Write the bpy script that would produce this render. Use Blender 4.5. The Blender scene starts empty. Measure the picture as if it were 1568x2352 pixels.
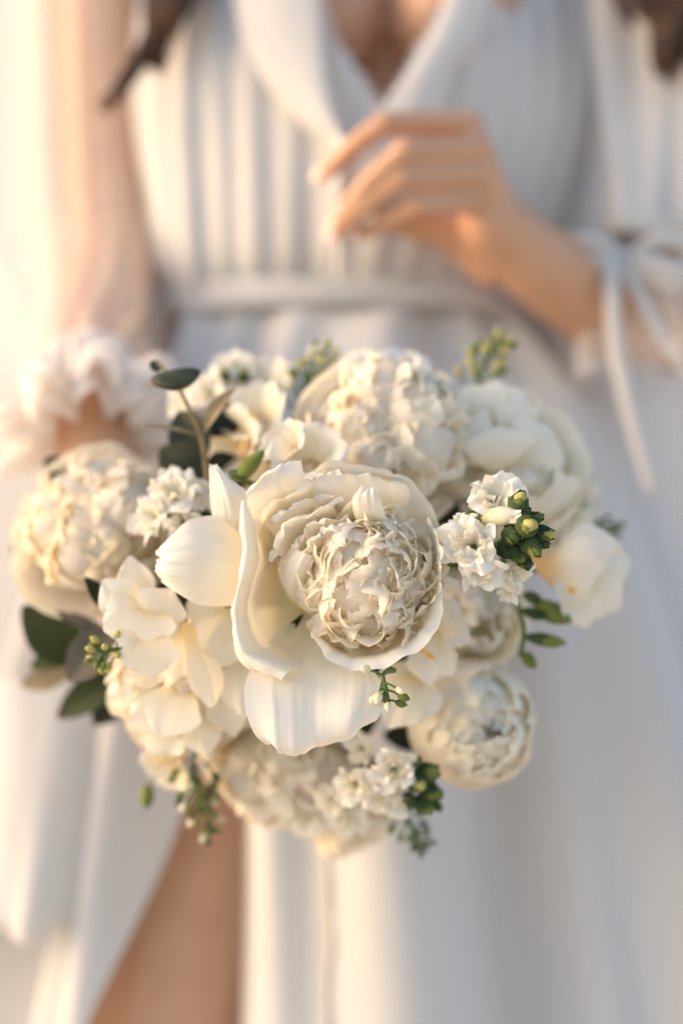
import bpy, bmesh, math, random
import numpy as np
from mathutils import Vector, Matrix

scene = bpy.context.scene
COL = scene.collection

# ------------------------------------------------------------------ camera, sky, sun, exposure
CAM_Z = 0.87
LENS, SENSOR = 50.0, 36.0
KPX = SENSOR / LENS / 2352.0            # metres per design pixel and metre of distance

cam_d = bpy.data.cameras.new("camera")
cam = bpy.data.objects.new("camera", cam_d)
COL.objects.link(cam)
cam.location = (0, 0, CAM_Z)
cam.rotation_euler = (math.pi / 2, 0, 0)
cam_d.sensor_fit = 'VERTICAL'
cam_d.sensor_height = SENSOR
cam_d.sensor_width = SENSOR
cam_d.lens = LENS
cam_d.clip_start = 0.01
cam_d.clip_end = 2000
cam_d.dof.use_dof = True
cam_d.dof.focus_distance = 0.648
cam_d.dof.aperture_fstop = 2.0
scene.camera = cam

SUN_EL, SUN_AZ = math.radians(20), math.radians(-95)
world = bpy.data.worlds.new("World")
scene.world = world
world.use_nodes = True
wn = world.node_tree
sky = wn.nodes.new('ShaderNodeTexSky')
sky.sky_type = 'NISHITA'
sky.sun_disc = False
sky.sun_elevation = SUN_EL
sky.sun_rotation = SUN_AZ
sky.dust_density = 1.3
sky.ozone_density = 1.0
wn.links.new(sky.outputs[0], wn.nodes['Background'].inputs[0])
wn.nodes['Background'].inputs[1].default_value = 0.15

sun_d = bpy.data.lights.new("sun", 'SUN')
sun_d.energy = 2.0
sun_d.color = (1.0, 0.62, 0.30)
sun_d.angle = math.radians(40)
sun = bpy.data.objects.new("sun", sun_d)
COL.objects.link(sun)
sdir = Vector((math.sin(SUN_AZ) * math.cos(SUN_EL), math.cos(SUN_AZ) * math.cos(SUN_EL), math.sin(SUN_EL)))
sun.rotation_euler = sdir.to_track_quat('Z', 'Y').to_euler()
sun.location = sdir * 5

vs = scene.view_settings
vs.view_transform = 'Standard'
vs.look = 'None'
vs.gamma = 1.0
vs.exposure = 1.1

scene.render.engine = 'CYCLES'
cy = scene.cycles
cy.use_denoising = True
cy.max_bounces = 40
cy.diffuse_bounces = 32
cy.glossy_bounces = 3
cy.transmission_bounces = 32
cy.transparent_max_bounces = 16
cy.sample_clamp_indirect = 6.0

# ------------------------------------------------------------------ helpers
def P(px, py, d):
    return np.array([(px - 784) * KPX * d, d, CAM_Z - (py - 1176) * KPX * d])

def PV(px, py, d):
    return Vector(P(px, py, d))

def catmull(pts, t):
    """interpolate points (n,k) at parameters t in 0..1"""
    p = np.asarray(pts, float)
    if p.ndim == 1:
        p = p[:, None]
    n = len(p)
    t = np.clip(np.asarray(t, float), 0, 1) * (n - 1)
    i = np.clip(np.floor(t).astype(int), 0, n - 2)
    f = (t - i)[..., None]
    ext = np.concatenate([2 * p[:1] - p[1:2], p, 2 * p[-1:] - p[-2:-1]])
    a, b, c, d = ext[i], ext[i + 1], ext[i + 2], ext[i + 3]
    return 0.5 * (2 * b + (c - a) * f + (2 * a - 5 * b + 4 * c - d) * f * f + (3 * b - a - 3 * c + d) * f ** 3)

def wob(x, rng, freqs=(1, 2, 3.3), amps=(1, .6, .35), y=None, gy=1.0):
    s = np.zeros_like(x)
    for f, a in zip(freqs, amps):
        ph = rng.uniform(0, 6.283)
        g = rng.uniform(-gy, gy)
        s = s + a * np.sin(f * x + ph + (g * y if y is not None else 0))
    return s

def mesh_from(name, V, faces, mat, parent=None, uv=None, smooth=True):
    me = bpy.data.meshes.new(name)
    V = np.asarray(V, float)
    me.from_pydata(V.tolist(), [], faces)
    if uv is not None:
        lay = me.uv_layers.new(name="UVMap")
        vi = np.empty(len(me.loops), dtype=np.int32)
        me.loops.foreach_get("vertex_index", vi)
        lay.data.foreach_set("uv", np.asarray(uv, np.float32)[vi].ravel())
    if smooth:
        me.polygons.foreach_set("use_smooth", np.ones(len(me.polygons), dtype=bool))
    if mat is not None:
        me.materials.append(mat)
    me.update()
    o = bpy.data.objects.new(name, me)
    COL.objects.link(o)
    if parent is not None:
        o.parent = parent
    return o

_gf = {}
def grid_faces(nu, nv, wrap=False):
    k = (nu, nv, wrap)
    if k not in _gf:
        fs = []
        w = nu if wrap else nu + 1
        for j in range(nv):
            for i in range(nu):
                a = j * w + i
                b = j * w + (i + 1) % w
                fs.append((a, b, b + w, a + w))
        _gf[k] = fs
    return _gf[k]

def grid_uv(nu, nv):
    U, Vv = np.meshgrid(np.linspace(0, 1, nu + 1), np.linspace(0, 1, nv + 1))
    return np.stack([U.ravel(), Vv.ravel()], 1)

def tag(o, label=None, cat=None, group=None, kind=None):
    if label: o['label'] = label
    if cat: o['category'] = cat
    if group: o['group'] = group
    if kind: o['kind'] = kind
    return o

def frame(z, up=(0, 0, 1), spin=0.0):
    z = Vector(z).normalized()
    x = Vector(up).cross(z)
    if x.length < 1e-4:
        x = Vector((1, 0, 0))
    x.normalize()
    y = z.cross(x)
    m = Matrix((x, y, z)).transposed()
    return m @ Matrix.Rotation(spin, 3, 'Z')

class Thing:
    """an Empty at the thing's base; parts are written in world or local coordinates"""
    def __init__(self, name, loc, axis, label, cat, group=None, spin=0.0):
        self.o = bpy.data.objects.new(name, None)
        COL.objects.link(self.o)
        self.R = frame(axis, spin=spin)
        self.M = Matrix.Translation(Vector(loc)) @ self.R.to_4x4()
        self.o.matrix_world = self.M
        self.o.empty_display_size = 0.01
        tag(self.o, label, cat, group)
        self.Rn = np.array(self.R)
        self.loc = np.array(loc, float)
    def local(self, W):
        return (np.asarray(W, float) - self.loc) @ self.Rn
    def world(self, L):
        return np.asarray(L, float) @ self.Rn.T + self.loc
    def part(self, name, V, faces, mat, uv=None, world=False, parent=None):
        if world:
            V = self.local(V)
        return mesh_from(name, V, faces, mat, parent or self.o, uv)

def tube_geo(pts, rad, n=8, steps=None, cap=True):
    pts = np.asarray(pts, float)
    steps = steps or max(4, 4 * (len(pts) - 1))
    t = np.linspace(0, 1, steps + 1)
    c = catmull(pts, t)
    r = catmull(np.asarray(rad, float), t)[:, 0] if np.ndim(rad) else np.full(len(t), float(rad))
    T = np.gradient(c, axis=0)
    T /= np.linalg.norm(T, axis=1)[:, None] + 1e-12
    ref = np.array([0.31, 0.2, 0.93])
    if abs(T[0] @ ref) > .9: ref = np.array([1., 0, 0])
    A = np.cross(T, ref); A /= np.linalg.norm(A, axis=1)[:, None]
    B = np.cross(T, A)
    a = np.linspace(0, 2 * np.pi, n, endpoint=False)
    V = c[:, None] + r[:, None, None] * (np.cos(a)[None, :, None] * A[:, None] + np.sin(a)[None, :, None] * B[:, None])
    V = V.reshape(-1, 3)
    F = list(grid_faces(n, steps, True))
    if cap:
        F = F + [tuple(range(n - 1, -1, -1)), tuple(range(steps * n, steps * n + n))]
    return V, F

def lathe_geo(p0, p1, prof, n=8):
    """body of revolution from p0 to p1; prof = [(t, r), ...]"""
    p0 = np.asarray(p0, float); p1 = np.asarray(p1, float)
    ax = p1 - p0
    T = ax / (np.linalg.norm(ax) + 1e-12)
    ref = np.array([0, 0, 1.]) if abs(T[2]) < .9 else np.array([1., 0, 0])
    A = np.cross(T, ref); A /= np.linalg.norm(A); B = np.cross(T, A)
    a = np.linspace(0, 2 * np.pi, n, endpoint=False)
    V = []
    for t, r in prof:
        V.append(p0 + ax * t + r * (np.cos(a)[:, None] * A + np.sin(a)[:, None] * B))
    V = np.concatenate(V)
    F = list(grid_faces(n, len(prof) - 1, True)) + [tuple(range(n - 1, -1, -1)), tuple(range((len(prof) - 1) * n, len(prof) * n))]
    return V, F

BUD = [(0, .25), (.12, .6), (.3, .92), (.5, 1.0), (.7, .86), (.88, .5), (1, .12)]
DROP = [(0, .3), (.15, .55), (.4, .8), (.65, 1.0), (.85, .8), (.96, .4), (1, .1)]

def join_geo(lst):
    Vs, Fs, o = [], [], 0
    for V, F in lst:
        Vs.append(V); Fs += [tuple(i + o for i in f) for f in F]; o += len(V)
    return np.concatenate(Vs), Fs

def patch_geo(rows, nu=16, nv=16, ruff=0.0, rng=None, crease=0.0, freq=3.0):
    """rows of (px, py, distance) control points, base row first; smooth loft through them"""
    R = np.array(rows, float)
    W = np.array([[P(*p) for p in r] for r in R])
    u = np.linspace(0, 1, nu + 1); v = np.linspace(0, 1, nv + 1)
    A = np.stack([catmull(W[i], u) for i in range(len(W))])         # rows x nu x 3
    e = np.zeros(nu + 1)
    if crease:          # a slightly ragged free edge
        e = np.clip(wob(u * 9, rng, (1, 2.3, 5.1), (1, .8, .6)), -.2, 2) * .022
    G = np.stack([catmull(A[:, i], v * (1 - max(0, e[i]))) for i in range(nu + 1)], 1)   # nv x nu x 3
    if ruff and rng is not None:
        U, Vv = np.meshgrid(u, v)
        du = np.gradient(G, axis=1); dv = np.gradient(G, axis=0)
        N = np.cross(du, dv); N /= np.linalg.norm(N, axis=2)[..., None] + 1e-9
        d = wob(U * 6.28, rng, (freq * .4, freq, freq * 2.1), (1, .7, .3), Vv * 3, 1.5) * ruff * Vv ** 2.0
        if crease:      # fan of soft wrinkles running towards the edge, stronger in some places
            f = (U - .5) * 2
            m = np.clip(.5 + .8 * wob(U * 5, rng, (1, 2), (.6, .4), Vv * 4, 2), 0, 1)
            d = d + crease * m * (.25 + Vv) * (wob(f * 16, rng, (1, 1.7, 2.9), (1, .7, .5), Vv * 2, 1.5) + .6 * wob(Vv * 9 + f * 5, rng, (1, 2.1), (1, .5)))
        G = G + N * d[..., None]
    return G.reshape(-1, 3), grid_faces(nu, nv), grid_uv(nu, nv)

# ------------------------------------------------------------------ materials
def new_mat(name):
    m = bpy.data.materials.new(name)
    m.use_nodes = True
    nt = m.node_tree
    for n in list(nt.nodes): nt.nodes.remove(n)
    return m, nt, nt.nodes.new, nt.links.new

def ramp(nt, stops):
    r = nt.nodes.new('ShaderNodeValToRGB')
    el = r.color_ramp.elements
    while len(el) < len(stops): el.new(0.5)
    for e, (p, c) in zip(el, stops):
        e.position = p; e.color = (*c, 1)
    return r

def petal_mat(name, base, mid, tip, trans=0.4, tcol=(.96, .90, .76), bump=.3, vein=18, rough=.5):
    m, nt, N, L = new_mat(name)
    out = N('ShaderNodeOutputMaterial')
    uv = N('ShaderNodeUVMap')
    sep = N('ShaderNodeSeparateXYZ'); L(uv.outputs[0], sep.inputs[0])
    r = ramp(nt, [(0.0, base), (.38, mid), (.85, tip)])
    L(sep.outputs[1], r.inputs[0])
    # blotchy tint of the living petal
    tc = N('ShaderNodeTexCoord')
    n1 = N('ShaderNodeTexNoise'); n1.inputs['Scale'].default_value = 60; n1.inputs['Detail'].default_value = 3
    L(tc.outputs['Object'], n1.inputs['Vector'])
    mix = N('ShaderNodeMix'); mix.data_type = 'RGBA'; mix.blend_type = 'MULTIPLY'
    rr = ramp(nt, [(.3, (.965, .955, .93)), (.7, (1, 1, 1))])
    L(n1.outputs[0], rr.inputs[0])
    mix.inputs[0].default_value = 1.0
    L(r.outputs[0], mix.inputs[6]); L(rr.outputs[0], mix.inputs[7])
    # fine veins running base to tip
    mp = N('ShaderNodeMapping'); mp.inputs['Scale'].default_value = (vein * 2.2, 1.6, 1)
    L(uv.outputs[0], mp.inputs[0])
    n2 = N('ShaderNodeTexNoise'); n2.inputs['Scale'].default_value = 1.0; n2.inputs['Detail'].default_value = 4
    n2.inputs['Distortion'].default_value = 1.8
    L(mp.outputs[0], n2.inputs['Vector'])
    n3 = N('ShaderNodeTexNoise'); n3.inputs['Scale'].default_value = 220; n3.inputs['Detail'].default_value = 2
    L(tc.outputs['Object'], n3.inputs['Vector'])
    add = N('ShaderNodeMath'); add.operation = 'MULTIPLY_ADD'
    L(n3.outputs[0], add.inputs[0]); add.inputs[1].default_value = .35; L(n2.outputs[0], add.inputs[2])
    bp = N('ShaderNodeBump'); bp.inputs['Strength'].default_value = bump; bp.inputs['Distance'].default_value = .0008
    L(add.outputs[0], bp.inputs['Height'])
    pb = N('ShaderNodeBsdfPrincipled')
    L(mix.outputs[2], pb.inputs['Base Color'])
    pb.inputs['Roughness'].default_value = rough
    pb.inputs['Specular IOR Level'].default_value = .22
    pb.inputs['Sheen Weight'].default_value = .08
    L(bp.outputs[0], pb.inputs['Normal'])
    tb = N('ShaderNodeBsdfTranslucent')
    tm = N('ShaderNodeMix'); tm.data_type = 'RGBA'; tm.blend_type = 'MULTIPLY'; tm.inputs[0].default_value = 1
    L(mix.outputs[2], tm.inputs[6]); tm.inputs[7].default_value = (*tcol, 1)
    L(tm.outputs[2], tb.inputs[0])
    L(bp.outputs[0], tb.inputs['Normal'])
    ms = N('ShaderNodeMixShader'); ms.inputs[0].default_value = trans
    L(pb.outputs[0], ms.inputs[1]); L(tb.outputs[0], ms.inputs[2])
    L(ms.outputs[0], out.inputs[0])
    return m

def leaf_mat(name, c1, c2, trans=.25, rough=.5, edge=None):
    m, nt, N, L = new_mat(name)
    out = N('ShaderNodeOutputMaterial')
    tc = N('ShaderNodeTexCoord')
    n1 = N('ShaderNodeTexNoise'); n1.inputs['Scale'].default_value = 90; n1.inputs['Detail'].default_value = 4
    L(tc.outputs['Object'], n1.inputs['Vector'])
    r = ramp(nt, [(.3, c1), (.7, c2)])
    L(n1.outputs[0], r.inputs[0])
    col = r.outputs[0]
    if edge:
        uv = N('ShaderNodeUVMap'); sep = N('ShaderNodeSeparateXYZ'); L(uv.outputs[0], sep.inputs[0])
        a = N('ShaderNodeMath'); a.operation = 'SUBTRACT'; L(sep.outputs[0], a.inputs[0]); a.inputs[1].default_value = .5
        b = N('ShaderNodeMath'); b.operation = 'ABSOLUTE'; L(a.outputs[0], b.inputs[0])
        rr = ramp(nt, [(.44, (0, 0, 0)), (.5, (1, 1, 1))]); L(b.outputs[0], rr.inputs[0])
        mx = N('ShaderNodeMix'); mx.data_type = 'RGBA'
        L(rr.outputs[0], mx.inputs[0]); L(col, mx.inputs[6]); mx.inputs[7].default_value = (*edge, 1)
        col = mx.outputs[2]
    bp = N('ShaderNodeBump'); bp.inputs['Strength'].default_value = .3; bp.inputs['Distance'].default_value = .0006
    L(n1.outputs[0], bp.inputs['Height'])
    pb = N('ShaderNodeBsdfPrincipled'); L(col, pb.inputs['Base Color'])
    pb.inputs['Roughness'].default_value = rough; pb.inputs['Specular IOR Level'].default_value = .2
    L(bp.outputs[0], pb.inputs['Normal'])
    tb = N('ShaderNodeBsdfTranslucent'); L(col, tb.inputs[0])
    ms = N('ShaderNodeMixShader'); ms.inputs[0].default_value = trans
    L(pb.outputs[0], ms.inputs[1]); L(tb.outputs[0], ms.inputs[2]); L(ms.outputs[0], out.inputs[0])
    return m

def cloth_mat(name, col, trans=.3, clear=0.0, tcol=None, dots=False, bump=.3):
    m, nt, N, L = new_mat(name)
    out = N('ShaderNodeOutputMaterial')
    tc = N('ShaderNodeTexCoord')
    n1 = N('ShaderNodeTexNoise'); n1.inputs['Scale'].default_value = 700; n1.inputs['Detail'].default_value = 2
    L(tc.outputs['Object'], n1.inputs['Vector'])
    n2 = N('ShaderNodeTexNoise'); n2.inputs['Scale'].default_value = 45; n2.inputs['Detail'].default_value = 4
    L(tc.outputs['Object'], n2.inputs['Vector'])
    ad = N('ShaderNodeMath'); ad.operation = 'MULTIPLY_ADD'
    L(n1.outputs[0], ad.inputs[0]); ad.inputs[1].default_value = .12; L(n2.outputs[0], ad.inputs[2])
    bp = N('ShaderNodeBump'); bp.inputs['Strength'].default_value = bump; bp.inputs['Distance'].default_value = .003
    L(ad.outputs[0], bp.inputs['Height'])
    pb = N('ShaderNodeBsdfPrincipled')
    pb.inputs['Base Color'].default_value = (*col, 1)
    pb.inputs['Roughness'].default_value = .75
    pb.inputs['Specular IOR Level'].default_value = .15
    pb.inputs['Sheen Weight'].default_value = .15
    L(bp.outputs[0], pb.inputs['Normal'])
    tb = N('ShaderNodeBsdfTranslucent'); tb.inputs[0].default_value = (*(tcol or col), 1)
    ms = N('ShaderNodeMixShader'); ms.inputs[0].default_value = trans
    L(pb.outputs[0], ms.inputs[1]); L(tb.outputs[0], ms.inputs[2])
    last = ms
    if clear:
        tr = N('ShaderNodeBsdfTransparent')
        m2 = N('ShaderNodeMixShader'); m2.inputs[0].default_value = clear
        if dots:
            vo = N('ShaderNodeTexVoronoi'); vo.inputs['Scale'].default_value = 70; vo.inputs['Randomness'].default_value = .35
            L(tc.outputs['Object'], vo.inputs['Vector'])
            r = ramp(nt, [(.16, (clear * .5,) * 3), (.22, (clear,) * 3)]); L(vo.outputs[0], r.inputs[0])
            L(r.outputs[0], m2.inputs[0])
        L(ms.outputs[0], m2.inputs[1]); L(tr.outputs[0], m2.inputs[2])
        last = m2
    L(last.outputs[0], out.inputs[0])
    return m

def plain_mat(name, col, rough=.5, metal=0.0, noise=0.0, sss=0.0):
    m, nt, N, L = new_mat(name)
    out = N('ShaderNodeOutputMaterial')
    pb = N('ShaderNodeBsdfPrincipled')
    pb.inputs['Roughness'].default_value = rough; pb.inputs['Metallic'].default_value = metal
    tc = N('ShaderNodeTexCoord')
    n1 = N('ShaderNodeTexNoise'); n1.inputs['Scale'].default_value = 25; n1.inputs['Detail'].default_value = 5
    L(tc.outputs['Object'], n1.inputs['Vector'])
    lo = tuple(max(0, c * (1 - noise)) for c in col); hi = tuple(min(1, c * (1 + noise)) for c in col)
    r = ramp(nt, [(.3, lo), (.7, hi)]); L(n1.outputs[0], r.inputs[0])
    L(r.outputs[0], pb.inputs['Base Color'])
    if sss:
        pb.inputs['Subsurface Weight'].default_value = sss
        pb.inputs['Subsurface Radius'].default_value = (1, .35, .2)
        pb.inputs['Subsurface Scale'].default_value = .004
    L(pb.outputs[0], out.inputs[0])
    return m

M_PEONY = petal_mat("peony_petal", (.88, .80, .52), (.935, .905, .81), (.95, .935, .885))
M_CORE = petal_mat("peony_heart_petal", (.94, .90, .74), (.965, .95, .90), (.97, .96, .925), trans=.55, bump=.08)
M_PEONY2 = petal_mat("peony_petal_soft", (.88, .82, .58), (.935, .91, .83), (.95, .935, .89), trans=.45)
M_GUARD = petal_mat("peony_guard_petal", (.78, .74, .52), (.87, .85, .775), (.885, .865, .815), trans=.33, bump=.22, vein=13)
M_ROSE = petal_mat("cream_rose_petal", (.88, .70, .34), (.93, .88, .72), (.94, .92, .83), trans=.4)
M_GREENW = petal_mat("greenish_white_petal", (.66, .71, .46), (.88, .89, .79), (.925, .93, .87), trans=.38)
M_FREESIA = petal_mat("freesia_petal", (.92, .76, .36), (.935, .90, .77), (.945, .93, .875), trans=.42, bump=.35, vein=14)
M_FREESIA_Y = petal_mat("freesia_petal_yellow_throat", (.93, .58, .10), (.935, .88, .70), (.945, .93, .875), trans=.42, bump=.35, vein=14)
M_STOCK = petal_mat("stock_petal", (.70, .74, .40), (.92, .91, .84), (.945, .94, .905), trans=.38, bump=.2, vein=12)
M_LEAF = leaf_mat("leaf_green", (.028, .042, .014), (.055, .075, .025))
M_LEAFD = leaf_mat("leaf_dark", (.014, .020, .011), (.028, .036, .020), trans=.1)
M_EUC = leaf_mat("eucalyptus_leaf", (.035, .045, .026), (.075, .085, .052), trans=.15, rough=.6, edge=(.30, .13, .04))
M_EUCB = leaf_mat("eucalyptus_leaf_back", (.24, .19, .11), (.36, .30, .19), trans=.3, rough=.6)
M_EUCG = leaf_mat("eucalyptus_leaf_grey", (.085, .08, .066), (.14, .13, .105), trans=.2, rough=.6)
M_STEM = leaf_mat("stem_green", (.06, .12, .03), (.12, .19, .05), trans=.05)
M_BUDG = leaf_mat("bud_green", (.10, .14, .035), (.22, .26, .07), trans=.15, rough=.75)
M_BUDD = leaf_mat("bud_dark_green", (.03, .06, .022), (.075, .11, .04), trans=.1, rough=.75)
M_BUDY = leaf_mat("bud_yellow_green", (.42, .42, .10), (.60, .56, .25), trans=.25, rough=.75)
M_BUDW = petal_mat("bud_cream", (.45, .50, .20), (.80, .78, .56), (.88, .85, .74), trans=.3)
M_STAMEN = plain_mat("stamen_yellow", (.75, .45, .06), .6, noise=.2)
M_SKIN = plain_mat("skin", (.56, .315, .19), .5, noise=.06, sss=.25)
M_NAIL = plain_mat("fingernail", (.85, .60, .50), .3, noise=.03)
M_HAIR = plain_mat("hair_brown", (.075, .032, .013), .45, noise=.4)
M_RING = plain_mat("silver", (.8, .8, .78), .25, 1.0)
M_ROBE = cloth_mat("robe_cloth", (.67, .66, .645), trans=.22)
M_ROBE_SHEER = cloth_mat("robe_sheer_cloth", (.82, .80, .77), trans=.45, clear=.62, dots=True)
M_ROBE_VEIL = cloth_mat("robe_veil_cloth", (.82, .80, .77), trans=.5, clear=.30)
M_VEIL2 = cloth_mat("robe_lower_sleeve_cloth", (.82, .79, .75), trans=.5, clear=.14)
M_LACE = cloth_mat("lace_cloth", (.90, .87, .83), trans=.5, clear=.12)
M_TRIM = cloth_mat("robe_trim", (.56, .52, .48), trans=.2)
M_GROUND = plain_mat("pale_sand", (.74, .64, .50), .95, noise=.08)

# ------------------------------------------------------------------ the ground
def build_ground():
    n = 60
    x = np.concatenate([-np.geomspace(900, .6, n // 2), np.geomspace(.6, 900, n // 2)])
    X, Y = np.meshgrid(x, x)
    rng = np.random.default_rng(3)
    Z = wob(X * 1.1, rng, (1, 2.1), (.02, .01), Y) - .03
    # invented pale dune, added behind the person so the background glows warm cream
    rise = np.clip((Y - 7) / 26, 0, 1); rise = rise * rise * (3 - 2 * rise)
    Z = Z + rise * 15 * (1 + .12 * np.sin(X * .05 + 1))
    V = np.stack([X, Y + 1, Z], -1).reshape(-1, 3)
    o = mesh_from("ground", V, grid_faces(n - 1, n - 1), M_GROUND)
    tag(o, kind='structure')
build_ground()

# ------------------------------------------------------------------ the person
def capsule(bm, a, ra, b, rb, n=14):
    a = Vector(a); b = Vector(b)
    ax = b - a
    L = max(ax.length, 1e-6)
    q = ax.to_track_quat('Z', 'Y')
    rings = []
    for k in range(5):
        t = -math.pi / 2 + math.pi / 2 * k / 4
        rings.append((ra * math.sin(t), ra * math.cos(t)))
    for k in range(5):
        t = math.pi / 2 * k / 4
        rings.append((L + rb * math.sin(t), rb * math.cos(t)))
    vs_ = []
    for z, r in rings:
        r = max(r, 1e-5)
        vs_.append([bm.verts.new(a + q @ Vector((r * math.cos(2 * math.pi * i / n), r * math.sin(2 * math.pi * i / n), z))) for i in range(n)])
    for j in range(len(vs_) - 1):
        for i in range(n):
            bm.faces.new((vs_[j][i], vs_[j][(i + 1) % n], vs_[j + 1][(i + 1) % n], vs_[j + 1][i]))
    bm.faces.new(list(reversed(vs_[0]))); bm.faces.new(vs_[-1])

def build_body():
    bm = bmesh.new()
    def C(a, ra, b, rb): capsule(bm, P(*a), ra, P(*b), rb)
    # trunk
    C((640, -60, 1.20), .095, (1060, -60, 1.20), .095)
    C((650, 150, 1.19), .092, (1050, 150, 1.19), .092)
    C((712, 60, 1.10), .058, (700, 60, 1.15), .075)
    C((1058, 60, 1.10), .058, (1070, 60, 1.15), .075)
    C((712, -60, 1.115), .05, (700, -200, 1.16), .06)
    C((1058, -60, 1.115), .05, (1070, -200, 1.16), .06)
    C((700, 420, 1.19), .09, (980, 420, 1.19), .09)
    C((700, 650, 1.18), .088, (930, 650, 1.18), .088)
    C((660, 900, 1.18), .105, (960, 900, 1.18), .105)
    C((630, 1150, 1.18), .115, (980, 1150, 1.18), .115)
    C((810, -60, 1.21), .10, (810, 1100, 1.19), .10)
    # neck and shoulders
    C((560, -260, 1.22), .06, (1110, -260, 1.22), .06)
    C((850, -200, 1.21), .065, (850, -480, 1.20), .05)
    # her right arm (left in the picture): down to the elbow, forward to the bouquet
    C((400, -250, 1.2), .06, (240, -100, 1.18), .047)
    C((240, -100, 1.18), .047, (262, 600, 1.13), .039)
    C((262, 600, 1.13), .038, (225, 800, 1.02), .033)
    C((225, 800, 1.02), .033, (212, 985, .925), .024)
    C((212, 985, .925), .024, (255, 1130, .895), .026)
    C((255, 1130, .895), .024, (275, 1330, .885), .018)
    # her right hand round the stems
    for (m, p, t, s) in [((300, 1200, .875), (370, 1230, .845), (440, 1300, .85), .0088),
                         ((285, 1270, .872), (345, 1300, .840), (420, 1365, .848), .009),
                         ((275, 1340, .872), (325, 1385, .838), (395, 1430, .846), .0086),
                         ((262, 1385, .875), (268, 1438, .842), (330, 1470, .848), .0078)]:
        C((265, 1240, .89), .014, m, s * 1.15); C(m, s * 1.1, p, s); C(p, s, t, s * .8)
    C((255, 1120, .9), .015, (360, 1140, .885), .011); C((360, 1140, .885), .011, (450, 1200, .885), .009)
    # her left arm (right in the picture)
    C((1240, -250, 1.2), .06, (1490, -60, 1.17), .048)
    C((1490, -60, 1.17), .046, (1590, 740, 1.10), .040)
    C((1590, 740, 1.10), .041, (1400, 712, 1.05), .036)
    C((1400, 712, 1.05), .036, (1225, 600, .995), .028)
    C((1225, 600, .995), .028, (1140, 525, .975), .0245)
    # her left hand
    hand = [((1075, 284, .960), (882, 284, .930), (800, 345, .938), (742, 402, .952), .0080),
            ((1100, 338, .950), (930, 344, .914), (842, 424, .926), (776, 504, .942), .0079),
            ((1108, 398, .952), (925, 410, .920), (836, 476, .932), (770, 536, .946), .0076),
            ((1098, 462, .960), (955, 474, .930), (884, 510, .940), (830, 538, .950), .0074)]
    for (m, p, d, t, s) in hand:
        C((1140, 530, .975), .019, m, s * 1.22)
        C(m, s * 1.12, p, s); C(p, s, d, s * .9); C(d, s * .9, t, s * .72)
    C((1085, 330, .972), .012, (1075, 450, .978), .013)
    C((1130, 600, .995), .019, (1045, 545, .985), .012)
    C((1045, 545, .985), .0125, (950, 520, .978), .010); C((950, 520, .978), .010, (880, 505, .972), .008)
    # legs
    C((630, 1200, 1.15), .095, (400, 2380, 1.05), .074)
    C((400, 2380, 1.05), .070, (440, 3500, 1.14), .04)
    C((440, 3480, 1.14), .036, (420, 3660, 1.03), .03)
    C((990, 1200, 1.17), .095, (1030, 2400, 1.12), .062)
    C((1030, 2400, 1.12), .060, (1020, 3350, 1.18), .04)
    C((1020, 3330, 1.18), .036, (1050, 3520, 1.07), .03)
    me = bpy.data.meshes.new("person")
    bm.to_mesh(me); bm.free()
    tmp = bpy.data.objects.new("person_source", me)
    COL.objects.link(tmp)
    rm = tmp.modifiers.new("r", 'REMESH'); rm.mode = 'VOXEL'; rm.voxel_size = .0025
    sm = tmp.modifiers.new("s", 'SMOOTH'); sm.factor = .5; sm.iterations = 4
    dg = bpy.context.evaluated_depsgraph_get()
    me2 = bpy.data.meshes.new_from_object(tmp.evaluated_get(dg))
    bpy.data.objects.remove(tmp)
    me2.name = "person"
    me2.materials.clear(); me2.materials.append(M_SKIN)
    me2.polygons.foreach_set("use_smooth", np.ones(len(me2.polygons), dtype=bool))
    o = bpy.data.objects.new("person", me2)
    COL.objects.link(o)
    tag(o, "person in a white robe holding the bouquet, one hand raised to the chest", "person")
    # fingernails
    for (m, p, d, t, s) in hand:
        T = P(*t); D = P(*d)
        ax = (T - D) / np.linalg.norm(T - D)
        side = np.array([0.25, -.93, .25]); side -= ax * (side @ ax); side /= np.linalg.norm(side)
        c = T + side * s * .62 - ax * .001
        w = np.cross(ax, side)
        U, V = np.meshgrid(np.linspace(-1, 1, 6), np.linspace(-1, 1, 6))
        rr = 1 - .25 * np.abs(V) ** 3
        G = c + (U * rr)[..., None] * w * s * .62 + V[..., None] * ax * s * .95 - (U ** 2)[..., None] * side * s * .22
        mesh_from("fingernail", G.reshape(-1, 3), grid_faces(5, 5), M_NAIL, o)
    # the ring on the hand round the stems
    a = P(268, 1440, .842); b = P(262, 1385, .875)
    c = (a * .6 + b * .4); ax = (b - a) / np.linalg.norm(b - a)
    A = np.cross(ax, [0, 0, 1.]); A /= np.linalg.norm(A); B = np.cross(ax, A)
    t = np.linspace(0, 2 * np.pi, 17)
    V, F = tube_geo([c + .0095 * (np.cos(k) * A + np.sin(k) * B) for k in t], .0012, 6, 32)
    mesh_from("ring", V, F, M_RING, o)
    return o

person = build_body()

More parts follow.
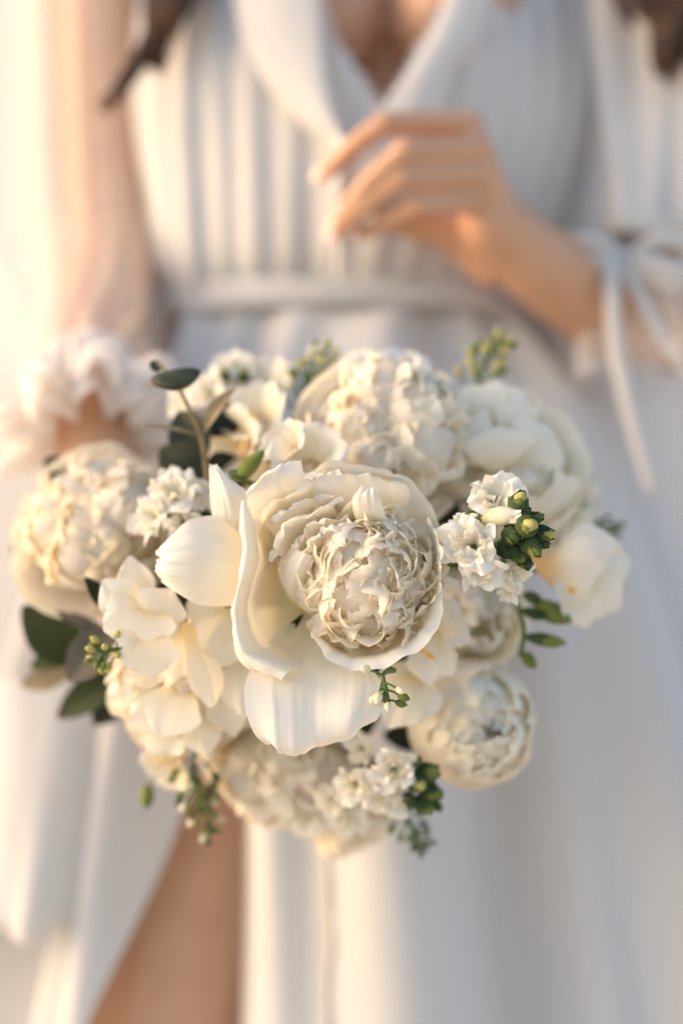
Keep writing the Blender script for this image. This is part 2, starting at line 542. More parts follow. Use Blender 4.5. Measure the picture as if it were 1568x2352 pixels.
def wrap(keys, th0, th1, nth, nz, fold, edge=None):
    """cloth wrapped round an upright axis: keys = (py, px centre, distance, half width px, half depth m)"""
    K = np.array(keys, float)
    t = np.linspace(0, 1, nz + 1)
    k = catmull(K, t)
    V = np.zeros((nz + 1, nth + 1, 3)); PXY = np.zeros((nz + 1, nth + 1, 2))
    for j in range(nz + 1):
        py, pxc, dc, a, b = k[j]
        a0, a1 = (th0, th1) if edge is None else edge(t[j])
        th = np.linspace(a0, a1, nth + 1)
        c, s = np.cos(th), np.sin(th)
        f = fold(th, t[j])
        ctr = P(pxc, py, dc)
        ctr[2] = P(pxc, py, dc - b)[2]        # py is where the front of the wrap is seen
        aw = a * KPX * dc
        V[j, :, 0] = ctr[0] + np.sign(c) * np.abs(c) ** .9 * (aw + f)
        V[j, :, 1] = dc - np.sign(s) * np.abs(s) ** .9 * (b + f)
        V[j, :, 2] = ctr[2]
    return V.reshape(-1, 3), grid_faces(nth, nz), grid_uv(nth, nz)

def ridge(x):
    return np.sin(x) + .35 * np.sin(2 * x + .6) + .18 * np.sin(3.1 * x + 1.9)

def build_robe(person):
    rng = np.random.default_rng(11)
    # bodice, gathered into the waist seam
    def fb(th, t):
        g = (.0008 + .0024 * t) * (1 + .6 * np.sin(th * 2.3 + 1))
        return g * ridge(th * 10 + 2.2 * np.sin(th * 2.7 + 1.5 * t) + .8 * np.sin(2.2 * t)) + .0022 * np.sin(th * 41 + 3 * t + np.sin(th * 5)) + .005 * np.sin(th * 5 + 2.5 * t)
    keys = [(-330, 850, 1.21, 420, .095), (-150, 850, 1.19, 520, .12), (40, 850, 1.175, 545, .148), (220, 845, 1.17, 540, .155),
            (420, 825, 1.165, 500, .150), (560, 810, 1.16, 470, .140), (640, 795, 1.16, 440, .128), (680, 795, 1.16, 432, .122)]
    nth, nz = 320, 90
    V, F, uv = wrap(keys, -math.pi / 2, 1.5 * math.pi, nth, nz, fb)
    # neckline
    px = 784 + V[:, 0] / (KPX * V[:, 1]); py = 1176 - (V[:, 2] - CAM_Z) / (KPX * V[:, 1])
    front = V[:, 1] < 1.15
    ys = np.array([-900, -60, 0, 100, 200, 262]); xl = np.array([640, 722, 735, 770, 835, 872]); xr = np.array([1300, 1065, 1030, 972, 915, 872])
    ins = front & (py < 262) & (px > np.interp(py, ys, xl)) & (px < np.interp(py, ys, xr))
    F = [f for f in F if not all(ins[i] for i in f)]
    bod = mesh_from("robe_bodice", V, F, M_ROBE, person, uv)
    # lapels along the neckline
    def lap(rows, ruff=.0015, name="lapel"):
        V, F, uv = patch_geo(rows, 14, 24, ruff, rng)
        return mesh_from(name, V, F, M_ROBE, bod, uv)
    lap([[(530, -120, 1.028), (630, -120, 1.016), (712, -120, 1.012), (724, -120, 1.016)],
         [(548, 60, 1.022), (640, 60, 1.010), (728, 60, 1.005), (738, 60, 1.010)],
         [(600, 180, 1.016), (675, 180, 1.004), (744, 180, .998), (753, 180, 1.004)],
         [(680, 275, 1.008), (725, 270, .998), (768, 265, .994), (776, 262, 1.0)],
         [(742, 325, 1.0), (760, 320, .996), (785, 310, .992), (790, 308, .998)]])
    lap([[(1052, -120, 1.018), (1062, -120, 1.013), (1100, -120, 1.014), (1150, -120, 1.022)],
         [(1006, 40, 1.012), (1016, 40, 1.005), (1060, 48, 1.005), (1108, 56, 1.014)],
         [(944, 150, 1.006), (954, 150, .998), (992, 162, .998), (1036, 172, 1.006)],
         [(882, 250, 1.0), (892, 252, .993), (945, 270, .993), (1000, 290, 1.002)],
         [(812, 350, .998), (820, 352, .991), (862, 372, .990), (910, 395, .998)]])
    # lower edge of the crossing front, held by the raised hand
    V, F, uv = patch_geo([[(765, 300, .985), (790, 320, .975), (830, 345, .985)], [(762, 420, .99), (778, 425, .972), (812, 430, .99)],
                          [(766, 540, .99), (780, 540, .975), (808, 540, .99)], [(768, 640, 1.0), (778, 640, .99), (800, 640, 1.005)]], 8, 20)
    mesh_from("front_edge", V, F, M_ROBE, bod, uv)
    # belt
    def fbelt(th, t):
        return .0012 * np.sin(t * math.pi) + .0015 * np.sin(th * 7 + 4 * t) + .0012 * np.sin(th * 17 + 9 * t)
    V, F, uv = wrap([(636, 795, 1.16, 441, .129), (642, 795, 1.16, 447, .1345), (668, 796, 1.16, 448, .1350), (696, 797, 1.16, 449, .1345), (702, 797, 1.16, 443, .128)],
                    -math.pi / 2, 1.5 * math.pi, 160, 16, fbelt)
    mesh_from("robe_belt", V, F, M_ROBE, person, uv)
    # skirt, open at the front left
    def fs(th, t):
        g = .004 + .027 * min(1, t * 1.5)
        w = th + .12 * np.sin(3 * t + th * 2)
        return g * ridge(w * 9 + .8 * np.sin(t * 3)) + .005 * np.sin(w * 23 + 2 * t) * (1 - .4 * t) + .012 * t * np.sin(w * 4 + 1)
    kk = [(690, 800, 1.16, 435, .120), (760, 808, 1.16, 468, .138), (900, 815, 1.165, 545, .165), (1150, 825, 1.17, 625, .185),
          (1500, 835, 1.17, 720, .20), (1900, 850, 1.175, 830, .215), (2352, 870, 1.18, 950, .235), (2900, 880, 1.19, 1080, .27), (3400, 890, 1.2, 1180, .30)]
    def edges(t):
        # angle of the free edges: right panel starts at px 560 in front; left edge backs away downward
        py = catmull(np.array(kk)[:, :1], [t])[0, 0]
        k = catmull(np.array(kk), [t])[0]
        d = k[2] - k[4]
        xe = 562
        ca = ((xe - 784) * d - (k[1] - 784) * k[2]) / (k[3] * k[2])
        a_right = math.acos(max(-.95, min(.95, ca)))
        xl = np.interp(py, [690, 1500, 1850, 2352, 3400], [640, 560, 462, 325, 60])
        dl = k[2] - k[4] * .8
        cl = ((xl - 784) * dl - (k[1] - 784) * k[2]) / (k[3] * k[2])
        a_left = math.acos(max(-.97, min(.95, cl)))
        return a_right, a_left - 2 * math.pi
    V, F, uv = wrap(kk, 0, 0, 360, 110, fs, edges)
    sk = mesh_from("robe_skirt", V, F, M_ROBE, person, uv)
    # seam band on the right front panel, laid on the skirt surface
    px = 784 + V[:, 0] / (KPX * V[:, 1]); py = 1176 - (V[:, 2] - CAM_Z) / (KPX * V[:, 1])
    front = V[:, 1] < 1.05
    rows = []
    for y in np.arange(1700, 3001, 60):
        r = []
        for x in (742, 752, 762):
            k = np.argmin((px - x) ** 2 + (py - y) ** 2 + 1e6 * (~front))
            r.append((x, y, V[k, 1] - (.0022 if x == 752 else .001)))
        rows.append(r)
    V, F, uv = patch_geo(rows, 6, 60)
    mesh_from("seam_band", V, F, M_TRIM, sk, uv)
    # back of the robe, trailing behind at the right
    rows = [[(1150, 700, 1.27), (1290, 690, 1.29), (1430, 690, 1.27), (1600, 690, 1.29), (1800, 700, 1.28)],
            [(1200, 1100, 1.28), (1330, 1100, 1.31), (1470, 1100, 1.28), (1640, 1100, 1.31), (1850, 1100, 1.29)],
            [(1240, 1700, 1.29), (1400, 1700, 1.33), (1560, 1700, 1.29), (1730, 1700, 1.32), (1950, 1700, 1.3)],
            [(1260, 2500, 1.3), (1450, 2500, 1.34), (1640, 2500, 1.3), (1830, 2500, 1.33), (2050, 2500, 1.3)],
            [(1260, 3100, 1.31), (1450, 3100, 1.34), (1640, 3100, 1.31), (1830, 3100, 1.33), (2050, 3100, 1.31)]]
    V, F, uv = patch_geo(rows, 40, 40, .006, rng, freq=4)
    mesh_from("robe_back", V, F, M_ROBE, sk, uv)
    # left front panel of the robe, hanging forward with a rounded corner
    rows = [[(-260, 1540, 1.16), (-60, 1560, 1.01), (110, 1560, .985), (250, 1580, .995), (375, 1600, 1.03)],
            [(-270, 1750, 1.15), (-70, 1750, .995), (100, 1750, .965), (240, 1760, .98), (342, 1770, 1.02)],
            [(-290, 1950, 1.14), (-90, 1950, .985), (80, 1955, .955), (205, 1960, .97), (296, 1950, 1.01)],
            [(-300, 2080, 1.13), (-100, 2090, .98), (60, 2100, .95), (185, 2090, .965), (258, 2060, 1.0)],
            [(-310, 2120, 1.13), (-110, 2130, .985), (50, 2145, .957), (160, 2135, .97), (212, 2110, 1.0)]]
    V, F, uv = patch_geo(rows, 40, 40, .006, rng, freq=4)
    mesh_from("robe_front_panel", V, F, M_ROBE, person, uv)

def sleeve_geo(pts, rad, nth, nl, fold):
    pts = np.array([P(*p) for p in pts])
    t = np.linspace(0, 1, nl + 1)
    c = catmull(pts, t); r = catmull(np.array(rad), t)[:, 0]
    T = np.gradient(c, axis=0); T /= np.linalg.norm(T, axis=1)[:, None]
    A = np.cross(T, np.array([0, 1., 0])); A /= np.linalg.norm(A, axis=1)[:, None]
    B = np.cross(T, A)
    a = np.linspace(0, 2 * np.pi, nth + 1)
    V = np.zeros((nl + 1, nth + 1, 3))
    for j in range(nl + 1):
        rr = r[j] * (1 + fold(a, t[j]))
        V[j] = c[j] + rr[:, None] * (np.cos(a)[:, None] * A[j] + np.sin(a)[:, None] * B[j])
    return V.reshape(-1, 3), grid_faces(nth, nl), grid_uv(nth, nl)

def build_sleeves(person):
    f1 = lambda a, t: .10 * np.sin(5 * a + 4 * t) + .05 * np.sin(11 * a + 2 * t) + .06 * np.sin(2 * a + 9 * t)
    # her right sleeve (left in the picture)
    V, F, uv = sleeve_geo([(430, -300, 1.2), (250, -100, 1.18), (235, 200, 1.16), (243, 450, 1.145), (255, 620, 1.115), (232, 730, 1.05), (205, 810, .99), (200, 850, .955), (200, 880, .935)],
                          [.075, .058, .052, .051, .049, .044, .040, .033, .029], 72, 90, f1)
    s2 = mesh_from("sleeve", V, F, M_ROBE_SHEER, person, uv)
    # loose outer fold of the sheer sleeve, lifted away from the arm to the left
    rows = [[(120, -250, 1.18), (50, -250, 1.20), (-40, -250, 1.22), (-160, -250, 1.22)],
            [(115, 100, 1.15), (50, 100, 1.18), (-60, 100, 1.21), (-180, 100, 1.22)],
            [(118, 430, 1.12), (50, 440, 1.16), (-60, 450, 1.19), (-190, 460, 1.21)],
            [(215, 590, 1.08), (110, 620, 1.11), (-30, 640, 1.15), (-180, 660, 1.18)],
            [(292, 705, 1.04), (160, 740, 1.05), (20, 780, 1.09), (-150, 820, 1.13)],
            [(200, 850, .95), (130, 870, .97), (30, 920, 1.02), (-110, 980, 1.06)]]
    V, F, uv = patch_geo(rows, 40, 60, .010, np.random.default_rng(8), freq=3)
    mesh_from("sleeve_fold", V, F, M_ROBE_VEIL, s2, uv)
    # gathered lace cuff
    for k, (o0, rr, ph) in enumerate([(0, .036, 0), (.006, .044, 1.5), (.0, .04, 3)]):
        fc = lambda a, t: (.10 + .28 * t) * np.sin(9 * a + ph + 2 * t) + .10 * t * np.sin(17 * a + ph * 2)
        V, F, uv = sleeve_geo([(200, 850 - 8 * k, .942), (203, 900, .924), (210, 955, .911), (218, 1015 - 16 * k, .902)], [.029, .032, rr, rr * 1.32], 120, 18, fc)
        mesh_from("lace_cuff", V, F, M_LACE, s2, uv)
    # her left sleeve (right in the picture), pushed up and tied over the elbow
    V, F, uv = sleeve_geo([(1260, -300, 1.2), (1480, -100, 1.17), (1500, 150, 1.13), (1500, 380, 1.10), (1495, 520, 1.08), (1490, 590, 1.075)], [.08, .07, .066, .064, .055, .046], 72, 50, f1)
    s3 = mesh_from("sleeve", V, F, M_ROBE, person, uv)
    f3 = lambda a, t: (.08 + .1 * t) * np.sin(7 * a + 3 * t) + .05 * np.sin(15 * a + 1)
    V, F, uv = sleeve_geo([(1450, 580, 1.075), (1510, 640, 1.07), (1530, 740, 1.065), (1540, 880, 1.06)], [.045, .055, .068, .08], 72, 30, f3)
    mesh_from("sleeve_ruffle", V, F, M_ROBE_SHEER, s3, uv)
    # tie: two bow loops and hanging ends
    for lp in ([(1440, 600, 1.01), (1500, 555, 1.0), (1570, 560, 1.0), (1590, 600, 1.0), (1540, 630, .995), (1480, 620, 1.0), (1440, 602, 1.01)],
               [(1440, 600, 1.01), (1400, 570, 1.0), (1340, 550, 1.0), (1310, 560, 1.005), (1350, 590, 1.0), (1400, 605, 1.0), (1440, 602, 1.01)],
               [(1440, 598, 1.005), (1490, 600, .99), (1550, 625, .985), (1585, 650, .99), (1540, 655, .99), (1480, 625, .995), (1440, 602, 1.005)]):
        V, F = tube_geo([P(*p) for p in lp], [.004, .0055, .006, .0055, .006, .0055, .004], 8, 40)
        mesh_from("tie_bow", V, F, M_ROBE, s3)
    for e, w in (([(1400, 590, 1.0), (1405, 680, .985), (1415, 800, .985), (1440, 920, .985), (1470, 1030, .985), (1500, 1130, .985)], .0058),
                 ([(1420, 600, 1.0), (1480, 700, .99), (1530, 790, .985), (1590, 870, .985)], .0045)):
        V, F = tube_geo([P(*p) for p in e], w, 8, 30)
        mesh_from("tie_end", V, F, M_ROBE, s3)

def build_hair(person):
    rng = np.random.default_rng(5)
    def lock(pts, r0, n, spread):
        gs = []
        base = np.array([P(*p) for p in pts])
        for i in range(n):
            off = rng.normal(0, 1, 3) * r0
            t = np.linspace(0, 1, len(base))[:, None]
            q = base + off * (1 - t * .75) + rng.normal(0, spread, base.shape) * t
            gs.append(tube_geo(q, np.linspace(.0016, .0007, len(q)), 5, 14))
        V, F = join_geo(gs)
        mesh_from("hair_lock", V, F, M_HAIR, person)
    lock([(410, -260, 1.10), (395, -100, 1.07), (375, 0, 1.05), (345, 90, 1.04), (290, 180, 1.03), (240, 250, 1.03)], .0055, 44, .0016)
    lock([(400, -260, 1.10), (385, -80, 1.06), (370, 30, 1.045), (362, 90, 1.04), (360, 150, 1.04)], .009, 80, .0022)
    lock([(440, -260, 1.10), (430, -120, 1.07), (410, -30, 1.05), (390, 30, 1.04), (370, 70, 1.04)], .012, 110, .003)
    lock([(1600, -260, 1.08), (1580, -100, 1.05), (1560, 0, 1.03), (1540, 90, 1.02), (1525, 160, 1.02)], .012, 130, .003)
    lock([(1420, -260, 1.08), (1440, -120, 1.05), (1490, -10, 1.04), (1540, 60, 1.03), (1560, 130, 1.02)], .008, 60, .003)
    lock([(1640, -200, 1.08), (1620, -50, 1.05), (1590, 60, 1.03), (1560, 120, 1.02)], .014, 110, .003)
    lock([(1380, -200, 1.07), (1400, -60, 1.04), (1430, 20, 1.03), (1450, 60, 1.03)], .004, 16, .0015)

build_robe(person)
build_sleeves(person)
build_hair(person)

# ------------------------------------------------------------------ flowers
BIND = P(400, 1330, .885)
TAIL = P(450, 1580, .955)

def stem_to_bind(T, start, r=.0022, mat=None, spread=None):
    rng = np.random.default_rng(int(abs(start[0] * 1e5 + start[2] * 1e4)) % 99991)
    j = rng.normal(0, .006, 3); j2 = rng.normal(0, .007, 3)
    mid = np.asarray(start) * .55 + BIND * .45 + np.array([0, .03, 0])
    V, F = tube_geo([start, mid, BIND + j, TAIL + j2], [r, r, r * 1.1, r * 1.1], 7, 16)
    return T.part("stem", V, F, mat or M_STEM, world=True)

def shell_petal(rng, R, th0, th1, phi, half, nu=12, nv=12, zs=1., zoff=0., ruff=.06, jag=.05, curl=0., skew=0., fold=3., z0=0.):
    u = np.linspace(-1, 1, nu + 1); v = np.linspace(0, 1, nv + 1)
    U, V = np.meshgrid(u, v)
    w = half * np.sin(np.pi * (.07 + .63 * V)) ** .85
    n1 = wob(U * fold, rng, (1, 1.9, 3.1), (1, .6, .35), V * 2.0)
    n2 = wob(U * 3.0, rng, (1.2, 2.7, 5.3), (1, .55, .4), V, .3)
    Ve = V * (1 - .24 * np.abs(U) ** 3 * V)
    th = th0 + (th1 - th0) * Ve * (1 + jag * n2 * V ** 2)
    r = R * (1 + ruff * V ** 2 * n1 + curl * V ** 4)
    ph = phi + U * w + skew * V
    s = np.sin(th)
    X = np.stack([r * s * np.cos(ph), r * s * np.sin(ph), -r * np.cos(th) * zs + zoff + z0], -1)
    return X.reshape(-1, 3), grid_faces(nu, nv), grid_uv(nu, nv)

def strap_petal(rng, cl, wd, phi, cup=0., ruff=0., jag=.05, nu=10, nv=12, freq=3., tw=0.):
    """petal about a centre line given in (rho, z)"""
    u = np.linspace(-1, 1, nu + 1); v = np.linspace(0, 1, nv + 1)
    U, V = np.meshgrid(u, v)
    n1 = wob(U * freq, rng, (1, 1.9, 3.2), (1, .6, .4), V * 2.0)
    n2 = wob(U * 3.0, rng, (1.3, 2.9, 5.1), (1, .5, .35), V, .3)
    Ve = np.clip(V * (1 - .16 * np.abs(U) ** 2.6 * V) * (1 + jag * n2 * V ** 3 * .5), 0, 1)
    C = catmull(np.array(cl, float), Ve)
    eps = 1e-3
    D = catmull(np.array(cl, float), np.clip(Ve + eps, 0, 1)) - catmull(np.array(cl, float), np.clip(Ve - eps, 0, 1))
    D /= np.linalg.norm(D, axis=-1)[..., None] + 1e-12
    w = catmull(np.array(wd, float), V)[..., 0]
    nn = np.stack([-D[..., 1], D[..., 0]], -1)
    off = cup * w * U ** 2 + ruff * V ** 1.6 * n1
    rho = C[..., 0] + nn[..., 0] * off; z = C[..., 1] + nn[..., 1] * off
    side = U * w
    ph = phi + tw * V
    X = np.stack([rho * np.cos(ph) - side * np.sin(ph), rho * np.sin(ph) + side * np.cos(ph), z], -1)
    return X.reshape(-1, 3), grid_faces(nu, nv), grid_uv(nu, nv)

def inner_mass(T, c, R, mat, rng, squash=1.0, Rm=None):
    """solid ball for the packed inner petals, added to keep gaps in the ruffle bright"""
    n, m = 18, 12
    a = np.linspace(0, 2 * np.pi, n, endpoint=False); e = np.linspace(.02, np.pi - .02, m + 1)
    A, E = np.meshgrid(a, e)
    r = R * (1 + .05 * wob(A * 2, rng, (1, 2, 3), (1, .6, .4), E * 3, 2))
    L = np.stack([r * np.sin(E) * np.cos(A), r * np.sin(E) * np.sin(A), r * np.cos(E) * squash], -1).reshape(-1, 3)
    if Rm is not None: L = L @ Rm.T
    uv = np.stack([np.tile(np.linspace(0, 1, n), m + 1), np.full(n * (m + 1), .55)], 1)
    T.part("inner_bounce_ball", L + c, grid_faces(n, m, True), mat, uv, world=True)  # added solid that bounces light into the gaps between petals

def rosette(T, c, ax, Rc, n, seed, mats, res=12, th=(160, 106), ruff=.15, jag=.06, half=(1.5, .62), zs=1.0, rlo=.80, mass=.76):
    """a crumpled clump of small petals about its own axis (c in world)"""
    rng = np.random.default_rng(seed)
    Rm = np.array(frame(ax, spin=rng.uniform(0, 6)))
    inner_mass(T, c, Rc * mass, mats[-1], rng)
    for i in range(n):
        t = (i + .5) / n
        V, F, uv = shell_petal(rng, Rc * (rlo + (1 - rlo) * t ** .8), math.radians(15), math.radians(th[0] + (th[1] - th[0]) * t + rng.normal(0, 9)),
                               i * 2.39996 + rng.normal(0, .4), (half[0] + (half[1] - half[0]) * t) * rng.uniform(.7, 1.25), res, res, zs,
                               rng.normal(0, .05) * Rc, ruff * rng.uniform(.5, 1.5), jag * rng.uniform(.5, 1.4), rng.uniform(.0, .22),
                               rng.normal(0, .3), rng.uniform(1.6, 3.0))
        T.part("petal", V @ Rm.T + c, F, mats[i % len(mats)], uv, world=True)

def peony(name, px, py, d, Rpx, axis, label, seed, n_core=60, core=.84, spread=(140, 104), cup=(6, 100, .7), mats=None, cup_skip=None,
          zs=.85, group='peonies in the bouquet', ruff=.07, jag=.07, cat='flower', spin=0., dome=.3, gmat=None, res=11, hw=(1.0, .42), stem=True, cup2=None, rlo=.26, cz=.38, clumps=9, cn=11, cr=.40, cpos=.56, mass=0):
    rng = np.random.default_rng(seed)
    mats = mats or [M_PEONY, M_PEONY2]
    R = Rpx * KPX * d
    ax = np.array(axis, float); ax /= np.linalg.norm(ax)
    c = P(px, py, d)
    T = Thing(name, c - ax * R * zs, ax, label, cat, group, spin)
    T.R0 = R
    z0 = R * zs
    for i in range(n_core):
        t = (i + .5) / n_core
        phi = i * 2.39996 + rng.normal(0, .25)
        Ri = R * core * (rlo + (1 - rlo) * t ** .62)
        th1 = math.radians(spread[0] + (spread[1] - spread[0]) * t + rng.normal(0, 6))
        half = (hw[0] + (hw[1] - hw[0]) * t) * rng.uniform(.75, 1.2)
        V, F, uv = shell_petal(rng, Ri, math.radians(20), th1, phi, half, res, res, zs, R * dome * (1 - t) + rng.normal(0, .02) * R,
                               ruff * rng.uniform(.7, 1.5), jag * rng.uniform(.6, 1.4), rng.uniform(-.12, .10), rng.normal(0, .15), rng.uniform(2.4, 4.6), z0)
        T.part("petal", V, F, mats[i % len(mats)], uv)
    if mass:
        inner_mass(T, c, R * mass, gmat or mats[0], rng, zs, T.Rn)
    # the heart: several crumpled clumps rather than one regular spiral
    for k in range(clumps):
        a = k * 2.39996 + rng.normal(0, .3); q = cpos * math.sqrt((k + .3) / clumps) * 1.1
        lp = np.array([math.cos(a) * q * R, math.sin(a) * q * R, z0 + R * zs * (cz * math.sqrt(max(.05, 1 - q * q)) + rng.normal(0, .05))])
        la = np.array([math.cos(a) * q * 1.1 + rng.normal(0, .25), math.sin(a) * q * 1.1 + rng.normal(0, .25), 1.0])
        rosette(T, T.world(lp), T.Rn @ la, R * cr * rng.uniform(.85, 1.2), cn, seed * 50 + k, [M_CORE] if mats[0] is M_PEONY else mats, res)
    for (n, th, hf), rf in ((cup, 1.0), (cup2, 1.12)) if cup2 else ((cup, 1.0),):
        for i in range(n):
            phi = 2 * math.pi * i / n + rng.normal(0, .12) + (rf > 1) * .5
            if cup_skip and cup_skip[0] < (math.degrees(phi) % 360) < cup_skip[1]:
                continue
            V, F, uv = shell_petal(rng, R * rf * rng.uniform(.96, 1.06), math.radians(8), math.radians(th + rng.normal(0, 6)), phi, hf * rng.uniform(.9, 1.15), 16, 16, zs, 0,
                                   .028, .05, rng.uniform(-.04, .10), 0, rng.uniform(1.8, 3), z0)
            T.part("guard_petal", V, F, gmat or M_GUARD, uv)
    if stem:
        stem_to_bind(T, c - ax * R * zs * .98, .0028)
    return T

def add_patch(T, name, rows, mat, nu=20, nv=20, ruff=.0, seed=1, freq=3.):
    cr = .00022 if mat is M_GUARD else .00012
    V, F, uv = patch_geo(rows, int(nu * 1.5), int(nv * 1.3), ruff, np.random.default_rng(seed), crease=cr, freq=freq)
    return T.part(name, V, F, mat, uv, world=True)

def leaf_geo(base, tip, width, normal, fold=.25, bend=.1, n=10, tipw=.02, shape=1.0, rng=None):
    """leaf blade from base to tip (world), folded along its midrib"""
    base = np.asarray(base, float); tip = np.asarray(tip, float)
    ax = tip - base; L = np.linalg.norm(ax); ax = ax / L
    nrm = np.asarray(normal, float); nrm = nrm - ax * (nrm @ ax); nrm /= np.linalg.norm(nrm)
    sd = np.cross(ax, nrm)
    U, V = np.meshgrid(np.linspace(-1, 1, 9), np.linspace(0, 1, n + 1))
    w = width * .5 * (np.sin(np.pi * np.clip(V, 0, 1) ** shape) ** .75 * .96 + .03)
    w = np.where(V > .999, width * tipw, w)
    G = base + V[..., None] * ax * L + (U * w)[..., None] * sd + ((np.abs(U) * w * fold) + bend * L * (np.sin(np.pi * V)))[..., None] * nrm
    return G.reshape(-1, 3), grid_faces(8, n), grid_uv(8, n)

# ---- the hero peony
def H(cx, cy, dz):
    return (520.6 + cx * .332, 1041.25 + cy * .332, .672 - dz * .001)

def hero():
    T = peony("peony", 808, 1288, .680, 218, (.10, -1, .02), "largest white peony in front with ruffled centre and a broad loose petal hanging below", 21,
              n_core=16, core=.80, spread=(128, 100), cup=(7, 98, .58), cup_skip=(175, 300), res=16, ruff=.10, jag=.10, dome=.0, hw=(.9, .6), gmat=M_PEONY2, zs=.80, clumps=0)
    # crumpled heart
    for k, (cx, cy, dz, R, ax, n) in enumerate([(870, 720, 20, 92, (-.15, -1, .3), 17), (1040, 830, 22, 88, (.1, -1, 0), 16), (870, 960, 22, 96, (-.25, -1, -.15), 18),
            (1200, 740, 13, 84, (.55, -1, .25), 15), (1190, 960, 13, 86, (.5, -1, -.2), 15), (1000, 1110, 15, 88, (.05, -1, -.55), 16), (1030, 610, 13, 80, (.1, -1, .6), 14), (720, 850, 15, 80, (-.5, -1, .1), 13), (1290, 850, 4, 70, (.8, -1, .1), 10)]):
        rosette(T, P(*H(cx, cy, dz - 8)), ax, R * KPX * .72, n, 700 + k, [M_CORE], 20, ruff=.15, jag=.07, rlo=.66, half=(1.6, .70), th=(160, 104), mass=.60)
    def hp(rows, mat=M_PEONY, ruff=.0012, seed=1, freq=5, nu=26, nv=18):
        add_patch(T, "petal", [[H(*p) for p in r] for r in rows], mat, nu, nv, ruff * 1.3, seed, freq * .5)
    # layered arcs at the upper left, outermost first
    hp([[(420, 760, -22), (450, 620, -20), (560, 520, -20), (700, 470, -20)], [(290, 640, -6), (330, 480, -4), (450, 380, -4), (640, 320, -6)],
        [(205, 570, 8), (255, 420, 10), (390, 310, 10), (600, 235, 8)], [(200, 560, 10), (235, 405, 13), (370, 292, 13), (590, 222, 10)]], M_PEONY, .0012, 61)
    hp([[(480, 720, -18), (520, 640, -16), (620, 540, -16), (760, 470, -16)], [(380, 640, -3), (440, 540, 0), (560, 440, 0), (740, 360, -2)],
        [(285, 520, 8), (380, 440, 11), (540, 340, 11), (760, 300, 8)], [(280, 505, 8), (370, 430, 12), (530, 328, 12), (755, 288, 9)]], M_PEONY2, .0016, 62)
    hp([[(520, 800, -14), (560, 700, -12), (680, 600, -12), (820, 520, -12)], [(420, 740, 2), (470, 600, 5), (590, 490, 5), (760, 410, 3)],
        [(340, 700, 11), (400, 540, 15), (520, 440, 15), (740, 340, 13)], [(306, 748, 14), (345, 590, 18), (470, 460, 18), (790, 292, 14)], [(318, 750, 12), (372, 602, 20), (500, 470, 20), (800, 300, 15)]], M_PEONY2, .0018, 63, 6)
    hp([[(580, 840, -10), (640, 720, -8), (760, 640, -8), (860, 580, -8)], [(480, 760, 6), (560, 620, 10), (680, 540, 10), (840, 480, 8)],
        [(450, 680, 14), (540, 560, 18), (660, 480, 18), (830, 420, 15)], [(470, 640, 15), (560, 540, 20), (690, 470, 20), (840, 425, 16)]], M_PEONY, .0016, 64, 6)
    hp([[(600, 860, -4), (680, 760, 0), (780, 680, 0), (900, 620, 0)], [(500, 760, 12), (600, 640, 17), (720, 570, 17), (860, 520, 14)],
        [(520, 690, 18), (610, 590, 22), (730, 520, 22), (850, 470, 18)], [(560, 640, 17), (640, 570, 22), (740, 515, 22), (840, 475, 18)]], M_PEONY2, .0018, 65, 7)
    # smooth outer lobes of the ball, lower left
    hp([[(470, 1060, -24), (560, 1100, -22), (640, 1000, -20)], [(360, 860, -4), (450, 1000, 2), (600, 960, 0)], [(368, 740, 4), (450, 860, 13), (580, 850, 12)],
        [(420, 680, 8), (500, 740, 18), (600, 760, 18)], [(480, 650, 10), (540, 690, 19), (640, 720, 18)]], M_PEONY, .0012, 66, 4)
    hp([[(560, 1120, -18), (640, 1130, -16), (740, 1060, -14)], [(480, 1010, 0), (580, 1110, 6), (740, 1080, 6)], [(500, 930, 8), (600, 1010, 17), (760, 1000, 17)],
        [(600, 880, 14), (680, 900, 22), (780, 890, 23)], [(690, 830, 16), (730, 840, 24), (790, 830, 24)]], M_PEONY2, .0016, 67, 6)
    hp([[(640, 1330, -14), (760, 1380, -12), (890, 1390, -12), (960, 1300, -12)], [(552, 1190, -2), (700, 1290, 6), (870, 1300, 8), (1000, 1220, 4)], [(600, 1140, 6), (720, 1190, 15), (880, 1200, 17), (1060, 1160, 12)],
        [(680, 1110, 12), (780, 1110, 20), (900, 1110, 21), (1050, 1110, 14)]], M_PEONY2, .0018, 68, 7)
    # narrow upright petals on the right of the heart
    for k, (xa, ya, xb, yb, w, dz) in enumerate([(1120, 780, 1130, 545, 26, 20), (1210, 960, 1195, 800, 22, 18), (1270, 1010, 1268, 720, 30, 12), (1160, 960, 1215, 1150, 24, 16), (1300, 960, 1350, 770, 26, 6), (1120, 1000, 1125, 790, 20, 23), (1320, 1060, 1350, 900, 26, 3), (1180, 600, 1185, 480, 40, 12)]):
        hp([[(xa - w * .5, ya, dz - 12), (xa, ya, dz - 14), (xa + w * .5, ya, dz - 12)], [((xa * .6 + xb * .4) - w, ya * .6 + yb * .4, dz - 2), (xa * .6 + xb * .4, ya * .6 + yb * .4, dz - 5), ((xa * .6 + xb * .4) + w, ya * .6 + yb * .4, dz - 2)],
            [(xb - w * .9, ya * .15 + yb * .85, dz + 4), (xb, ya * .15 + yb * .85, dz), (xb + w * .9, ya * .15 + yb * .85, dz + 3)], [(xb - w * .3, yb, dz + 5), (xb, yb, dz + 3), (xb + w * .3, yb, dz + 5)]], M_PEONY2, .0008, 80 + k, 4, 12, 14)
